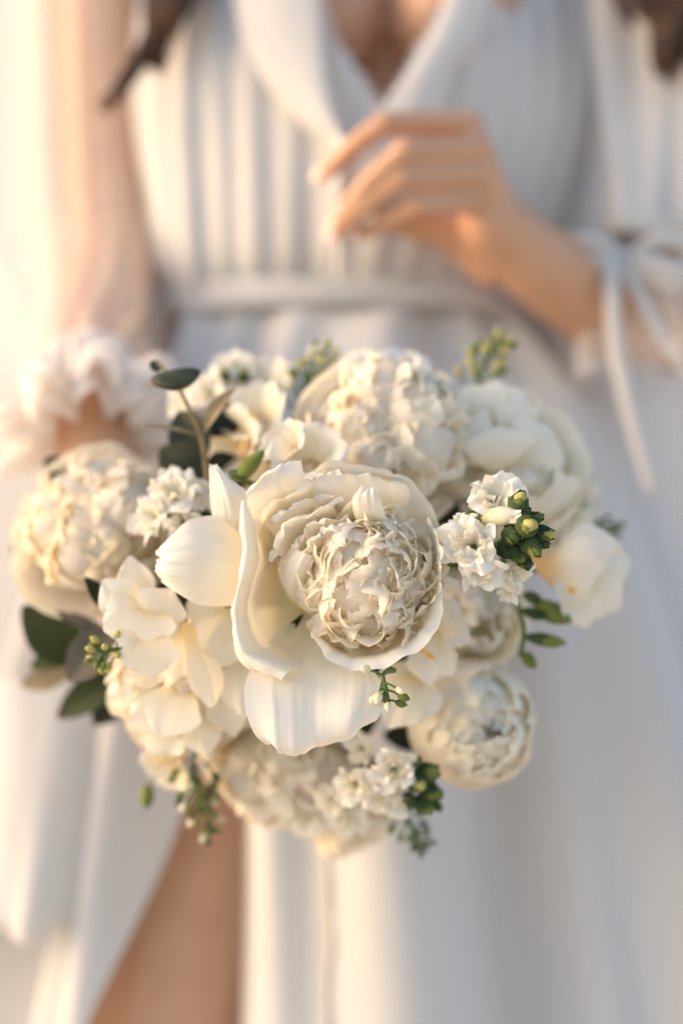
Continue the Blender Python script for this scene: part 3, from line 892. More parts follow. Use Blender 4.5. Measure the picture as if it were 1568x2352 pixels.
    # broad loose petal below
    add_patch(T, "guard_petal", [[(665, 1400, .692), (690, 1395, .696), (720, 1395, .698), (750, 1400, .696), (775, 1415, .692)],
        [(610, 1490, .674), (660, 1480, .680), (720, 1478, .683), (785, 1485, .680), (840, 1515, .674)],
        [(566, 1560, .657), (635, 1555, .660), (720, 1555, .663), (805, 1560, .660), (886, 1585, .657)],
        [(563, 1625, .649), (640, 1635, .647), (720, 1638, .650), (800, 1632, .647), (880, 1622, .652)],
        [(585, 1685, .649), (645, 1706, .645), (722, 1696, .648), (800, 1682, .646), (868, 1655, .652)],
        [(612, 1712, .654), (655, 1732, .651), (725, 1716, .653), (798, 1698, .652), (856, 1668, .657)]], M_GUARD, 40, 36, .0012, 4, 2.4)
    # left cup petal with its lip folded out
    add_patch(T, "guard_petal", [[(690, 1240, .700), (690, 1300, .705), (685, 1370, .708), (700, 1410, .708), (735, 1450, .700)],
        [(625, 1225, .690), (630, 1290, .695), (615, 1380, .700), (640, 1450, .698), (705, 1500, .688)],
        [(585, 1190, .664), (596, 1285, .665), (572, 1390, .668), (598, 1480, .664), (690, 1535, .660)],
        [(566, 1155, .652), (574, 1275, .652), (545, 1395, .652), (568, 1495, .650), (660, 1545, .648)],
        [(553, 1150, .652), (556, 1278, .653), (533, 1400, .654), (556, 1515, .653), (650, 1566, .650)],
        [(556, 1155, .660), (558, 1285, .664), (538, 1410, .666), (565, 1530, .664), (700, 1572, .656)]], M_GUARD, 32, 30, .0007, 6, 5)
    # lower cup petal, lip catching the light
    add_patch(T, "guard_petal", [[(770, 1410, .690), (810, 1420, .695), (865, 1425, .697), (920, 1405, .695), (955, 1370, .690)],
        [(735, 1450, .676), (790, 1488, .680), (870, 1490, .682), (950, 1450, .680), (992, 1375, .676)],
        [(722, 1452, .660), (778, 1505, .656), (870, 1506, .656), (958, 1462, .656), (1010, 1362, .658)],
        [(716, 1450, .651), (762, 1524, .649), (880, 1534, .648), (984, 1474, .649), (1028, 1346, .649)]], M_GUARD, 34, 24, .0008, 8, 6)
    # inner right cup petals
    add_patch(T, "guard_petal", [[(900, 1430, .690), (950, 1390, .692), (975, 1310, .692), (950, 1240, .690)],
        [(920, 1445, .672), (985, 1390, .672), (1000, 1300, .672), (985, 1210, .672)],
        [(935, 1435, .656), (998, 1370, .652), (1010, 1290, .652), (990, 1190, .656)],
        [(945, 1425, .653), (1004, 1360, .648), (1014, 1280, .648), (985, 1185, .653)]], M_PEONY2, 24, 18, .0010, 9, 6)
    # smooth petals at upper left
    add_patch(T, "guard_petal", [[(650, 1270, .700), (700, 1235, .700), (770, 1220, .700)], [(582, 1195, .676), (645, 1150, .674), (740, 1140, .678)],
        [(566, 1145, .664), (615, 1095, .660), (700, 1095, .666)], [(580, 1115, .665), (636, 1068, .662), (690, 1056, .664)]], M_GUARD, 20, 20, .0006, 12)
    add_patch(T, "petal", [[(700, 1230, .696), (800, 1200, .696), (900, 1200, .696)], [(680, 1150, .672), (800, 1130, .668), (940, 1150, .674)],
        [(680, 1105, .664), (790, 1092, .660), (930, 1110, .664)], [(700, 1096, .662), (800, 1086, .657), (900, 1108, .662)]], M_PEONY2, 22, 18, .0014, 13, 6)
    add_patch(T, "petal", [[(840, 1230, .672), (860, 1225, .672), (885, 1225, .672)], [(815, 1190, .658), (850, 1180, .655), (885, 1195, .658)],
        [(808, 1145, .654), (845, 1140, .650), (878, 1160, .653)], [(832, 1122, .654), (848, 1120, .652), (866, 1130, .653)]], M_PEONY2, 16, 16, .0010, 14, 4)
    # two broad petals on the left
    add_patch(T, "guard_petal", [[(560, 1330, .710), (590, 1310, .710), (625, 1260, .708)], [(505, 1255, .690), (545, 1225, .686), (602, 1190, .688)],
        [(484, 1170, .682), (528, 1150, .676), (578, 1140, .680)], [(480, 1095, .680), (508, 1096, .676), (540, 1106, .678)], [(482, 1066, .681), (490, 1068, .680), (500, 1074, .681)]], M_GUARD, 22, 26, .0007, 15)
    add_patch(T, "guard_petal", [[(620, 1260, .708), (630, 1310, .706), (610, 1385, .708)], [(530, 1190, .684), (548, 1290, .676), (552, 1390, .684)],
        [(445, 1190, .674), (462, 1285, .664), (468, 1392, .674)], [(398, 1222, .672), (390, 1290, .664), (408, 1366, .672)], [(372, 1252, .676), (356, 1292, .671), (368, 1338, .676)]], M_GUARD, 28, 28, .0010, 16, 5)
    # dark sliver painted in for the shaded gap in the open cup
    V, F, uv = leaf_geo(P(697, 1410, .693), P(644, 1472, .684), .0034, (0, -1, .2), .3, .02)
    T.part("sepal_or_gap_shade", V, F, M_LEAFD, uv, world=True)
    return T
hero()

# ---- other peonies and roses
UPPER = peony("peony", 888, 1005, .748, 182, (.12, -1, .38), "white peony behind the largest one, its frilled centre just above it", 31, n_core=30, core=.88, cup=(6, 98, .66), cup2=(4, 84, .7), res=12, dome=.3, ruff=.06)
peony("peony", 218, 1208, .772, 178, (-.25, -1, .42), "blurred white peony at the far left edge of the bouquet", 32, n_core=30, core=.86, cup=(6, 98, .72), cup2=(4, 86, .75), res=11, dome=.32)
ROSE = peony("garden_rose", 1165, 1070, .785, 160, (.15, -.80, .60), "loose cream rose at the upper right with tall rounded upper petals", 33, clumps=3, cn=10, n_core=18, core=.9, spread=(150, 112), cup=(6, 116, .8), cup2=(5, 104, .8), mats=[M_ROSE, M_PEONY2], gmat=M_PEONY2, group=None, ruff=.05, jag=.05, zs=.92, hw=(1.2, .7), dome=.12)
ROSE_TOP = [((1120, 1010, .770), (1075, 885, .766), 120, (-.2, -1, .2), .10), ((1160, 1010, .775), (1130, 872, .776), 110, (.1, -1, .2), .08), ((1170, 1030, .765), (1185, 905, .770), 96, (.3, -1, .2), .16),
            ((1120, 1060, .756), (1040, 970, .750), 120, (-.3, -1, .3), .16), ((1180, 1070, .758), (1265, 985, .762), 130, (.4, -1, .4), .16), ((1140, 1080, .752), (1140, 980, .742), 140, (.05, -1, .3), .14)]
peony("ranunculus", 1082, 1660, .752, 142, (.30, -1, -.02), "round white ranunculus with tightly wrapped petals at the lower right", 34, n_core=58, core=.97, spread=(164, 124), rlo=.50, cup=(7, 128, .95), cup2=None, mats=[M_PEONY2, M_CORE, M_GREENW], gmat=M_CORE, group=None, ruff=.05, jag=.06, zs=.97, dome=.30, hw=(2.0, .62), clumps=0, mass=.60, res=14)
peony("peony", 395, 1580, .745, 150, (-.30, -1, -.35), "cream peony at the lower left under the wavy freesia", 35, n_core=26, core=.88, cup=(6, 104, .7), cup2=(5, 92, .7), res=11, dome=.3)
SMALL = peony("peony", 560, 1550, .752, 136, (-.1, -1, -.4), "cream peony with loose drooping petals tucked below the broad left petal", 41, n_core=18, core=.9, cup=(6, 100, .7), mats=[M_PEONY], dome=.1)
peony("peony", 640, 1745, .785, 160, (-.05, -1, -.75), "shaded white peony low in the middle under the loose petal", 36, n_core=26, core=.9, cup=(6, 104, .7), cup2=(5, 94, .7), res=11)
peony("garden_rose", 1090, 1430, .765, 115, (.3, -1, -.05), "white rose between the largest peony and the green freesia buds", 37, clumps=0, n_core=22, core=.9, spread=(155, 118), cup=(5, 112, .8), cup2=(5, 98, .8), mats=[M_GREENW, M_PEONY2], gmat=M_PEONY2, group=None, ruff=.04, hw=(1.2, .7))
peony("peony", 1245, 1165, .815, 135, (.55, -1, .25), "pale blurred peony at the right edge behind the stock buds", 38, n_core=18, core=.9, cup=(6, 108, .7), mats=[M_PEONY2, M_GREENW], gmat=M_GREENW)
peony("peony", 800, 1850, .820, 120, (.05, -1, -.9), "shaded white flower at the bottom edge of the bouquet", 39, n_core=18, core=.9, cup=(6, 104, .7), cup2=(5, 90, .8))
peony("peony", 660, 1170, .765, 130, (-.1, -1, .2), "white peony mostly hidden behind the largest one", 40, n_core=18, core=.9, cup=(6, 104, .7))

# ---- freesias
def lobe_geo(base, tip, width, normal, bulge=.25, cup=.35, ruff=.03, seed=0, nu=14, nv=16, curl=.15):
    """rounded spoon petal from base to tip (world), bulging towards normal and curling back at the tip"""
    rng = np.random.default_rng(seed)
    base = np.asarray(base, float); tip = np.asarray(tip, float)
    ax = tip - base; L = np.linalg.norm(ax); ax = ax / L
    n = np.asarray(normal, float); n = n - ax * (n @ ax); n /= np.linalg.norm(n)
    sd = np.cross(ax, n)
    U, V = np.meshgrid(np.linspace(-1, 1, nu + 1), np.linspace(0, 1, nv + 1))
    Ve = V * (1 - .10 * np.abs(U) ** 2.5 * V)
    w = width * .5 * 1.18 * (.22 + .78 * np.clip(V / .66, 0, 1) ** .8) * np.sqrt(np.clip(1 - np.clip((V - .66) / .34, 0, 1) ** 2.6 * .86, 0, 1))
    w = w * (1 + .05 * wob(V * 6, rng))
    h = bulge * L * np.sin(np.pi * (.12 + .78 * Ve)) - curl * L * np.clip(Ve - .6, 0, 1) ** 2 * 4 + cup * w * (U ** 2 - .3) * (1 - .5 * V)
    h = h + ruff * L * wob(U * 3, rng, (1, 2, 3.4), (1, .5, .3), V * 2.5) * V ** 1.5
    G = base + Ve[..., None] * ax * L + (U * w)[..., None] * sd + h[..., None] * n
    return G.reshape(-1, 3), grid_faces(nu, nv), grid_uv(nu, nv)

def add_lobe(T, base, tip, wpx, normal=(0, -1, 0), mat=None, name="tepal", parent=None, **k):
    V, F, uv = lobe_geo(P(*base), P(*tip), wpx * KPX * tip[2], normal, **k)
    return T.part(name, V, F, mat or M_FREESIA, uv, world=True, parent=parent)
def freesia_bloom(T, c, axis, R, seed, mat, name="bloom", openness=1.0, parent=None, spin=0., n=6):
    """one funnel flower: a tube as the part, its tepals as sub-parts"""
    rng = np.random.default_rng(seed)
    ax = np.array(axis, float); ax /= np.linalg.norm(ax)
    Rm = np.array(frame(ax, spin=spin))
    base = np.asarray(c) - ax * R * 1.5
    def tw(L): return L @ Rm.T + base
    V, F = lathe_geo((0, 0, 0), (0, 0, R * .95), [(0, R * .07), (.3, R * .11), (.65, R * .19), (1, R * .30)], 10)
    tube = T.part("bloom", tw(V), F, mat, np.stack([np.full(len(V), .5), np.clip(V[:, 2] / R * .3, 0, 1)], 1), world=True)
    for k in range(n):
        inner = k % 2
        phi = k * 2 * math.pi / n + rng.normal(0, .08)
        o = openness * rng.uniform(.85, 1.12)
        cl = [(R * .18, R * .55), (R * .34, R * .95), (R * (.62 + .08 * o), R * 1.30), (R * (.80 + .22 * o), R * (1.62 - .16 * o)), (R * (.86 + .34 * o), R * (1.86 - .55 * o))]
        wd = [R * .12, R * .30, R * .50, R * .52, R * .30]
        V, F, uv = strap_petal(rng, cl, wd, phi, .34 if not inner else .26, R * .045, .06, 12, 14, 2.6)
        V = V * (1, 1, 1) 
        T.part("tepal", tw(V), F, mat, uv, world=True, parent=tube)
    # stamens, deep in the throat
    gs = []
    for k in range(3):
        a = k * 2.1 + rng.uniform(0, 1)
        p0 = np.array([0, 0, R * .6]); p1 = np.array([math.cos(a) * R * .16, math.sin(a) * R * .10, R * 1.02])
        gs.append(tube_geo([p0, (p0 + p1) / 2, p1], R * .022, 5, 4)); gs.append(lathe_geo(p1, p1 + (p1 - p0) * .22, [(t, r * R * .05) for t, r in BUD], 6))
    V, F = join_geo(gs)
    T.part("stamens", tw(V), F, M_STAMEN, world=True, parent=tube)
    return base

def long_bud(T, base, tip, r, mat, name="bud", parent=None):
    V, F = lathe_geo(base, tip, [(t, q * r) for t, q in BUD], 9)
    uv = np.stack([np.full(len(V), .5), np.repeat(np.linspace(0, 1, 7), 9)], 1)
    return T.part(name, V, F, mat, uv, world=True, parent=parent)

def freesia(px, py, d, label, blooms, buds=(), stem=None, seed=1, mat=None):
    T = Thing("freesia", P(px, py, d), (0, -1, 0), label, 'flower', 'freesias in the bouquet')
    for k, (bx, by, bd, ax, Rpx, op) in enumerate(blooms):
        b = freesia_bloom(T, P(bx, by, bd), ax, Rpx * KPX * bd, seed * 10 + k, mat or M_FREESIA, openness=op, spin=seed + k)
        V, F = lathe_geo(b - np.array(ax) / np.linalg.norm(ax) * .004, b + np.array(ax) / np.linalg.norm(ax) * .006, [(0, .001), (.3, .0032), (.7, .0034), (1, .0022)], 8)
        T.part("calyx", V, F, M_BUDD, world=True)
    for (a, b, r, m) in buds:
        long_bud(T, P(*a), P(*b), r, m)
    if stem:
        V, F = tube_geo([P(*p) for p in stem], .0014, 7, 24)
        T.part("flower_stalk", V, F, M_STEM, world=True)
    stem_to_bind(T, P(px, py, d), .0018)
    return T

for k, (b_, t_, w_, n_, bu) in enumerate(ROSE_TOP):
    add_lobe(ROSE, b_, t_, w_, n_, M_PEONY2, name="petal", seed=140 + k, bulge=bu, cup=-.15, ruff=.03, curl=.08)
for k, (b_, t_, w_, n_, bu) in enumerate([((850, 960, .758), (815, 806, .775), 130, (-.1, -1, .4), .12), ((920, 930, .765), (915, 798, .785), 120, (.1, -1, .4), .10), ((820, 990, .752), (728, 885, .760), 116, (-.4, -1, .4), .14),
        ((930, 960, .750), (1010, 870, .765), 110, (.4, -1, .4), .14), ((900, 1060, .745), (1022, 1090, .730), 120, (.4, -1, -.1), .16)]):
    add_lobe(UPPER, b_, t_, w_, n_, M_PEONY, name="guard_petal", seed=160 + k, bulge=bu, cup=-.2, ruff=.03, curl=.06)
freesia(700, 1075, .712, "white freesia with cupped petals on top of the largest peony", [(705, 1035, .700, (-.1, -.75, .8), 86, .75), (650, 1015, .706, (-.6, -.8, .6), 60, .6)],
        buds=[((540, 1105, .70), (606, 1035, .69), .0042, M_BUDG), ((525, 1085, .70), (572, 1095, .695), .0028, M_BUDD)], stem=[(700, 1120, .73), (610, 1120, .715), (560, 1105, .705), (530, 1100, .70)], seed=3)
T = freesia(360, 1440, .715, "wavy white freesia at the left below the dark pointed leaf", [], seed=5)
for k, (b_, t_, w_, n_, bu) in enumerate([((330, 1420, .708), (236, 1332, .694), 84, (-.4, -1, .4), .22), ((340, 1410, .712), (296, 1282, .698), 78, (-.1, -1, .3), .10),
        ((345, 1415, .700), (236, 1440, .686), 118, (-.3, -1, .1), .24), ((338, 1430, .700), (394, 1352, .690), 104, (.4, -1, .2), .24),
        ((345, 1410, .696), (330, 1470, .681), 120, (.1, -1, .0), .30), ((345, 1420, .696), (345, 1556, .690), 112, (.1, -1, -.2), .22), ((350, 1430, .705), (402, 1470, .700), 80, (.5, -1, -.1), .2)]):
    add_lobe(T, b_, t_, w_, n_, seed=40 + k, bulge=bu, cup=-.25 if k in (0, 2, 3) else .2, ruff=.028, curl=.12)
T = freesia(1230, 1310, .755, "white freesia sticking out at the far right with yellow in its throat", [],
        buds=[((1225, 1385, .74), (1312, 1428, .73), .0058, M_BUDG), ((1195, 1400, .735), (1255, 1420, .73), .0030, M_BUDD), ((1205, 1462, .735), (1300, 1478, .73), .0036, M_BUDD),
              ((1198, 1498, .735), (1230, 1535, .73), .0035, M_BUDG), ((1200, 1365, .74), (1245, 1380, .735), .0032, M_BUDD), ((1235, 1470, .733), (1298, 1476, .728), .0034, M_BUDG)],
        stem=[(1180, 1340, .745), (1188, 1390, .74), (1202, 1450, .736), (1193, 1510, .735)], seed=8, mat=M_FREESIA_Y)
_V, _F = lathe_geo(P(1215, 1282, .752), P(1325, 1325, .738), [(0, .003), (.3, .006), (.6, .0095), (.85, .012), (1, .011)], 14)
T.part("bloom", _V, _F, M_FREESIA_Y, np.stack([np.full(len(_V), .5), np.repeat([.05, .15, .25, .38, .5], 14)], 1), world=True)
for k, (b_, t_, w_, n_, bu) in enumerate([((1265, 1300, .748), (1408, 1235, .742), 104, (-.1, -1, .4), .12), ((1290, 1310, .752), (1448, 1290, .750), 110, (.3, -1, .1), .14), ((1300, 1320, .745), (1425, 1395, .740), 104, (.4, -1, -.1), .16),
        ((1300, 1325, .740), (1348, 1440, .732), 88, (.2, -1, -.1), .16), ((1262, 1296, .740), (1385, 1300, .722), 110, (-.2, -1, .2), .18), ((1285, 1300, .736), (1345, 1375, .724), 84, (0, -1, -.1), .14)]):
    add_lobe(T, b_, t_, w_, n_, seed=110 + k, bulge=bu, cup=.22 if k % 2 else -.2, ruff=.035)
add_lobe(T, (1306, 1342, .7265), (1318, 1362, .7235), 16, (0, -1, -.1), M_STAMEN, "petal_streak", seed=120, bulge=.05, cup=0, ruff=.01, nu=6, nv=8)
T = freesia(1010, 1500, .735, "white freesia with an orange streak just right of the largest peony", [], seed=9)
for k, (b_, t_, w_, n_, bu) in enumerate([((985, 1440, .718), (985, 1570, .705), 96, (.1, -1, -.2), .16), ((1000, 1450, .722), (1078, 1470, .708), 78, (.4, -1, .2), .2), ((985, 1450, .722), (1050, 1385, .712), 80, (.2, -1, .4), .2),
        ((970, 1470, .722), (1040, 1550, .712), 70, (.4, -1, -.3), .16), ((960, 1540, .728), (890, 1670, .715), 96, (-.2, -1, -.2), .2), ((950, 1540, .728), (965, 1660, .716), 84, (.3, -1, -.2), .2), ((960, 1530, .73), (880, 1590, .722), 80, (-.3, -1, .1), .2)]):
    add_lobe(T, b_, t_, w_, n_, seed=90 + k, bulge=bu, cup=.22 if k % 2 else -.2, ruff=.03)
add_lobe(T, (955, 1482, .706), (1000, 1516, .6985), 9, (.1, -1, -.1), M_STAMEN, "petal_streak", seed=99, bulge=.05, cup=0, ruff=.01, nu=6, nv=8)
T = freesia(440, 1640, .745, "cream freesia with an orange throat at the lower left", [(385, 1770, .765, (-.5, -.7, -.7), 66, .7)],
        buds=[((340, 1800, .77), (336, 1858, .77), .0040, M_BUDG), ((462, 1620, .735), (492, 1668, .728), .0050, M_BUDG)], seed=12, mat=M_FREESIA_Y)
for k, (b_, t_, w_, n_, bu, m) in enumerate([((425, 1430, .715), (492, 1620, .700), 74, (.5, -1, .1), .08, M_FREESIA), ((420, 1440, .725), (390, 1570, .712), 96, (-.3, -1, .1), .14, M_FREESIA_Y),
        ((435, 1600, .730), (478, 1738, .722), 74, (.3, -1, -.1), .12, M_FREESIA_Y), ((430, 1570, .725), (370, 1690, .708), 120, (-.2, -1, -.2), .20, M_FREESIA), ((425, 1590, .735), (300, 1660, .722), 100, (-.5, -1, -.2), .2, M_FREESIA),
        ((400, 1520, .735), (285, 1560, .722), 90, (-.5, -1, .1), .2, M_FREESIA), ((430, 1500, .735), (520, 1500, .715), 110, (.1, -1, .2), .18, M_FREESIA), ((420, 1600, .74), (345, 1730, .735), 110, (-.3, -1, -.4), .2, M_FREESIA)]):
    add_lobe(T, b_, t_, w_, n_, m, seed=60 + k, bulge=bu, cup=.25 if k % 2 else -.15, ruff=.03)
freesia(560, 960, .775, "white freesia at the upper left beside the eucalyptus", [(580, 945, .755, (-.3, -.8, .6), 82, .6), (530, 1020, .748, (-.7, -.7, .2), 84, .8), (600, 860, .790, (-.1, -.6, .9), 70, .8)], seed=14)

for k, (b_, t_, w_, n_, bu) in enumerate([((520, 1400, .722), (440, 1450, .712), 100, (-.2, -1, .2), .16), ((540, 1400, .722), (500, 1530, .708), 110, (.0, -1, -.1), .16), ((560, 1480, .73), (560, 1640, .712), 100, (.1, -1, -.2), .14),
        ((520, 1520, .735), (535, 1690, .722), 90, (-.1, -1, -.3), .14), ((470, 1330, .735), (400, 1290, .722), 90, (-.3, -1, .3), .14)]):
    add_lobe(SMALL, b_, t_, w_, n_, M_PEONY, name="guard_petal", seed=180 + k, bulge=bu, cup=.2, ruff=.04)

# ---- stock: ruffled double florets and green buds on a spike
def floret(T, c, axis, R, seed, n=9, mat=None, calyx=True):
    rng = np.random.default_rng(seed)
    ax = np.array(axis, float); ax /= np.linalg.norm(ax)
    Rm = np.array(frame(ax, spin=rng.uniform(0, 6)))
    base = np.asarray(c) - ax * R * .55
    V, F = lathe_geo((0, 0, -R * .55), (0, 0, R * .25), [(0, R * .08), (.4, R * .15), (.8, R * .13), (1, R * .03)], 8)
    cal = T.part("floret", V @ Rm.T + base, F, M_BUDG, world=True)
    for k in range(n):
        t = k / max(1, n - 1)
        phi = k * 2.39996 + rng.normal(0, .15)
        o = 1 - t
        cl = [(R * .05, 0), (R * (.12 + .12 * o), R * .35), (R * (.28 + .35 * o), R * (.68 - .05 * o)), (R * (.34 + .70 * o) * rng.uniform(.9, 1.1), R * (.95 - .42 * o))]
        wd = [R * .10, R * .28, R * (.50 + .14 * o), R * (.44 + .18 * o)]
        V, F, uv = strap_petal(rng, cl, wd, phi, rng.uniform(-.2, .4), R * .15, .25, 16, 12, 3.2, rng.normal(0, .3))
        T.part("petal", V @ Rm.T + base, F, mat or M_STOCK, uv, world=True, parent=cal)

def stock(px, py, d, label, florets, buds, stalk, seed):
    T = Thing("stock_flower", P(px, py, d), (0, -1, 0), label, 'flower', 'stock spikes in the bouquet')
    for k, (bx, by, bd, ax, Rpx, n) in enumerate(florets):
        floret(T, P(bx, by, bd), ax, Rpx * KPX * bd, seed * 20 + k, n)
    rng = np.random.default_rng(seed)
    for (bx, by, bd, dx, dy, L, r, m) in buds:
        c = P(bx, by, bd); dirn = np.array([dx, -.8, -dy]); dirn /= np.linalg.norm(dirn)
        L *= KPX * bd; r *= KPX * bd
        sep = long_bud(T, c - dirn * L * .6, c + dirn * L * .32, r, M_BUDD)
        long_bud(T, c - dirn * L * .2, c + dirn * L * .52, r * .66, m, "bud_tip", parent=sep)
        A = np.cross(dirn, [0, 0, 1.]); A /= np.linalg.norm(A); B = np.cross(dirn, A)
        for q in range(4):
            a = q * math.pi / 2 + rng.uniform(0, 1)
            s = math.cos(a) * A + math.sin(a) * B
            V, F, uv = leaf_geo(c - dirn * L * .5 + s * r * .75, c + dirn * L * .42 + s * r * .62, r * 1.25, s, -.35, .05, 6, .1)
            T.part("sepal_or_gap_shade", V, F, M_BUDD if q % 2 else M_BUDG, uv, world=True, parent=sep)
    V, F = tube_geo([P(*p) for p in stalk], .0019, 7, 16)
    T.part("flower_stalk", V, F, M_STEM, world=True)
    stem_to_bind(T, P(*stalk[0]), .0022)
    return T

stock(1120, 1260, .70, "white stock spike with green buds on the right of the largest peony",
      [(1138, 1138, .668, (-.1, -.8, .6), 70, 11), (1082, 1255, .652, (-.3, -1, .1), 74, 12), (1100, 1305, .654, (-.1, -1, -.4), 60, 9), (1182, 1312, .668, (.5, -.9, -.5), 54, 9), (1170, 1355, .672, (.2, -.9, -.7), 36, 7), (1062, 1205, .66, (-.4, -.9, .4), 36, 7)],
      [(1192, 1152, .652, .3, -.8, 56, 26, M_BUDY), (1213, 1207, .645, .2, -.1, 62, 29, M_BUDY), (1250, 1226, .654, .8, .1, 52, 22, M_BUDY), (1222, 1258, .650, .6, .6, 58, 24, M_BUDG), (1240, 1245, .657, .7, .3, 50, 20, M_BUDD),
       (1176, 1232, .650, .3, .2, 54, 24, M_BUDD), (1190, 1275, .656, .4, .6, 50, 22, M_BUDG), (1205, 1290, .660, .5, .7, 48, 20, M_BUDD), (1160, 1265, .660, .1, .3, 50, 22, M_BUDD), (1200, 1180, .655, .4, -.4, 50, 20, M_BUDD), (1228, 1190, .655, .7, -.3, 46, 19, M_BUDG), (1180, 1205, .658, .2, -.1, 50, 22, M_BUDD),
       (1040, 1290, .668, -.6, .2, 44, 13, M_BUDG), (1022, 1225, .672, -.6, -.4, 44, 17, M_BUDD), (1030, 1255, .670, -.6, .1, 44, 16, M_BUDD), (1085, 1180, .672, -.3, -.7, 44, 15, M_BUDG)],
      [(1090, 1300, .72), (1130, 1260, .685), (1175, 1235, .668), (1215, 1220, .66)], 4)
# the striped half open bud beside the yellow green tips
_T = Thing("flower_bud", P(1120, 1200, .665), (.6, -.8, 0), "striped white half open bud between the stock florets and green tips", 'flower')
long_bud(_T, P(1106, 1192, .660), P(1196, 1180, .648), .0048, M_BUDW, "petal_cone")
for _k in range(4):
    _V, _F, _uv = leaf_geo(P(1106, 1192, .660), P(1196, 1172 + 10 * _k, .646), .006, (.1, -1, .9 - .6 * _k), -.5, .045, 8, .1)
    _T.part("petal", _V, _F, M_STOCK, _uv, world=True)
stem_to_bind(_T, P(1108, 1190, .662), .0014)

stock(400, 1170, .74, "white stock spike at the left, above the broad petal", [(398, 1130, .712, (-.2, -1, .5), 66, 10), (350, 1185, .712, (-.7, -.9, .1), 58, 9), (420, 1200, .706, (.1, -1, -.1), 46, 8), (450, 1130, .715, (.5, -.8, .4), 50, 8)],
      [(412, 1175, .708, .1, .3, 36, 12, M_BUDY), (425, 1225, .70, .2, .5, 34, 10, M_BUDG)], [(440, 1210, .76), (420, 1180, .74), (405, 1150, .73)], 6)
stock(880, 1780, .755, "white stock spike with bright green buds at the bottom of the bouquet",
      [(905, 1766, .712, (.1, -1, .1), 56, 11), (812, 1805, .716, (-.3, -1, -.2), 56, 8), (885, 1838, .722, (.1, -1, -.6), 50, 8), (830, 1720, .735, (-.2, -1, .2), 40, 8), (760, 1840, .755, (-.5, -1, -.4), 46, 8), (700, 1880, .775, (-.3, -1, -.6), 56, 8), (800, 1880, .765, (0, -1, -.8), 54, 8)],
      [(985, 1775, .72, .6, -.3, 58, 28, M_BUDG), (992, 1820, .722, .8, .1, 54, 26, M_BUDG), (960, 1800, .715, .3, .1, 54, 25, M_BUDY), (950, 1755, .72, .3, -.6, 50, 24, M_BUDG), (975, 1850, .722, .6, .6, 52, 24, M_BUDG), (940, 1840, .718, .2, .6, 44, 17, M_BUDD), (1000, 1850, .73, .8, .5, 40, 15, M_BUDG)],
      [(850, 1780, .76), (890, 1790, .745), (930, 1800, .735), (965, 1805, .73)], 7)
stock(500, 880, .81, "blurred white stock at the top left behind the eucalyptus leaf", [(480, 900, .79, (-.4, -.9, .5), 60, 9), (540, 850, .80, (0, -.8, .8), 62, 9), (420, 920, .80, (-.7, -.8, .3), 52, 8)],
      [(560, 860, .79, .2, -.7, 44, 15, M_BUDY), (515, 860, .785, -.2, -.7, 40, 13, M_BUDY)], [(520, 960, .82), (510, 910, .81), (500, 870, .80)], 8)

# ---- sprigs of small buds
def bud_sprig(label, stem, n, r, L, mats, seed, spread=26, side=1.0, tipfirst=.15):
    rng = np.random.default_rng(seed)
    S = np.array([P(*p) for p in stem])
    T = Thing("bud_sprig", S[0], S[-1] - S[0], label, 'sprig', 'sprigs of small buds')
    V, F = tube_geo(S, np.linspace(.0012, .0007, len(S)), 6, 20)
    T.part("stalk", V, F, M_STEM, world=True)
    dmean = np.mean([p[2] for p in stem])
    for k in range(n):
        t = tipfirst + (1 - tipfirst) * (k + .5) / n
        p = catmull(S, [t])[0]; q = catmull(S, [max(0, t - .05)])[0]
        ax = (p - q) / np.linalg.norm(p - q)
        a = k * 2.4 + rng.normal(0, .3)
        A = np.cross(ax, [0, 1., 0]); A /= np.linalg.norm(A); B = np.cross(ax, A)
        sd = math.cos(a) * A + math.sin(a) * B
        f = 1.05 - .75 * t
        e = p + (sd * side + ax * .8) * spread * KPX * dmean * f
        Vt, Ft = tube_geo([p, (p + e) / 2 + sd * .0006, e], [.0006, .0005, .0006], 5, 4)
        dirn = (e - p) / np.linalg.norm(e - p); sc = rng.uniform(.8, 1.15) * (1.08 - .3 * t)
        st = T.part("stalklet", Vt, Ft, M_STEM, world=True)
        long_bud(T, e - dirn * .0006, e + dirn * L * KPX * dmean * sc, r * KPX * dmean * sc, mats[k % len(mats)], "bud", parent=st)
    stem_to_bind(T, S[0], .0012)
    return T

YG = [M_BUDY, M_BUDG, M_BUDY]
bud_sprig("sprig of tiny pale green buds standing up at the top middle", [(670, 985, .80), (690, 920, .79), (712, 860, .785), (750, 800, .785)], 40, 9, 25, [M_BUDY, M_BUDG, M_BUDW], 51, 50)
bud_sprig("sprig of tiny yellow green buds rising at the top right", [(1085, 930, .80), (1100, 870, .80), (1125, 815, .80), (1158, 785, .80)], 26, 9.5, 26, YG, 52, 42)
bud_sprig("short sprig of yellow green buds left of the cream rose", [(1030, 960, .80), (1020, 920, .80), (1012, 885, .80)], 7, 8, 20, YG, 57, 22)
bud_sprig("cluster of pale green buds beside the grey leaf at the left", [(285, 1490, .70), (262, 1492, .692), (240, 1500, .688), (222, 1520, .688)], 15, 8.5, 24, [M_BUDY, M_BUDY, M_BUDG], 53, 36)
bud_sprig("sprig of white and green buds touching the loose petal edge", [(905, 1540, .665), (880, 1548, .650), (886, 1580, .648), (893, 1612, .650)], 9, 11, 31, [M_BUDW, M_BUDW, M_BUDG], 54, 40, 1.2, .25)
bud_sprig("drooping sprig of green buds at the bottom left", [(455, 1690, .765), (445, 1770, .762), (460, 1840, .762), (488, 1915, .765)], 34, 8, 24, [M_BUDD, M_BUDG, M_BUDW, M_BUDD], 55, 52)
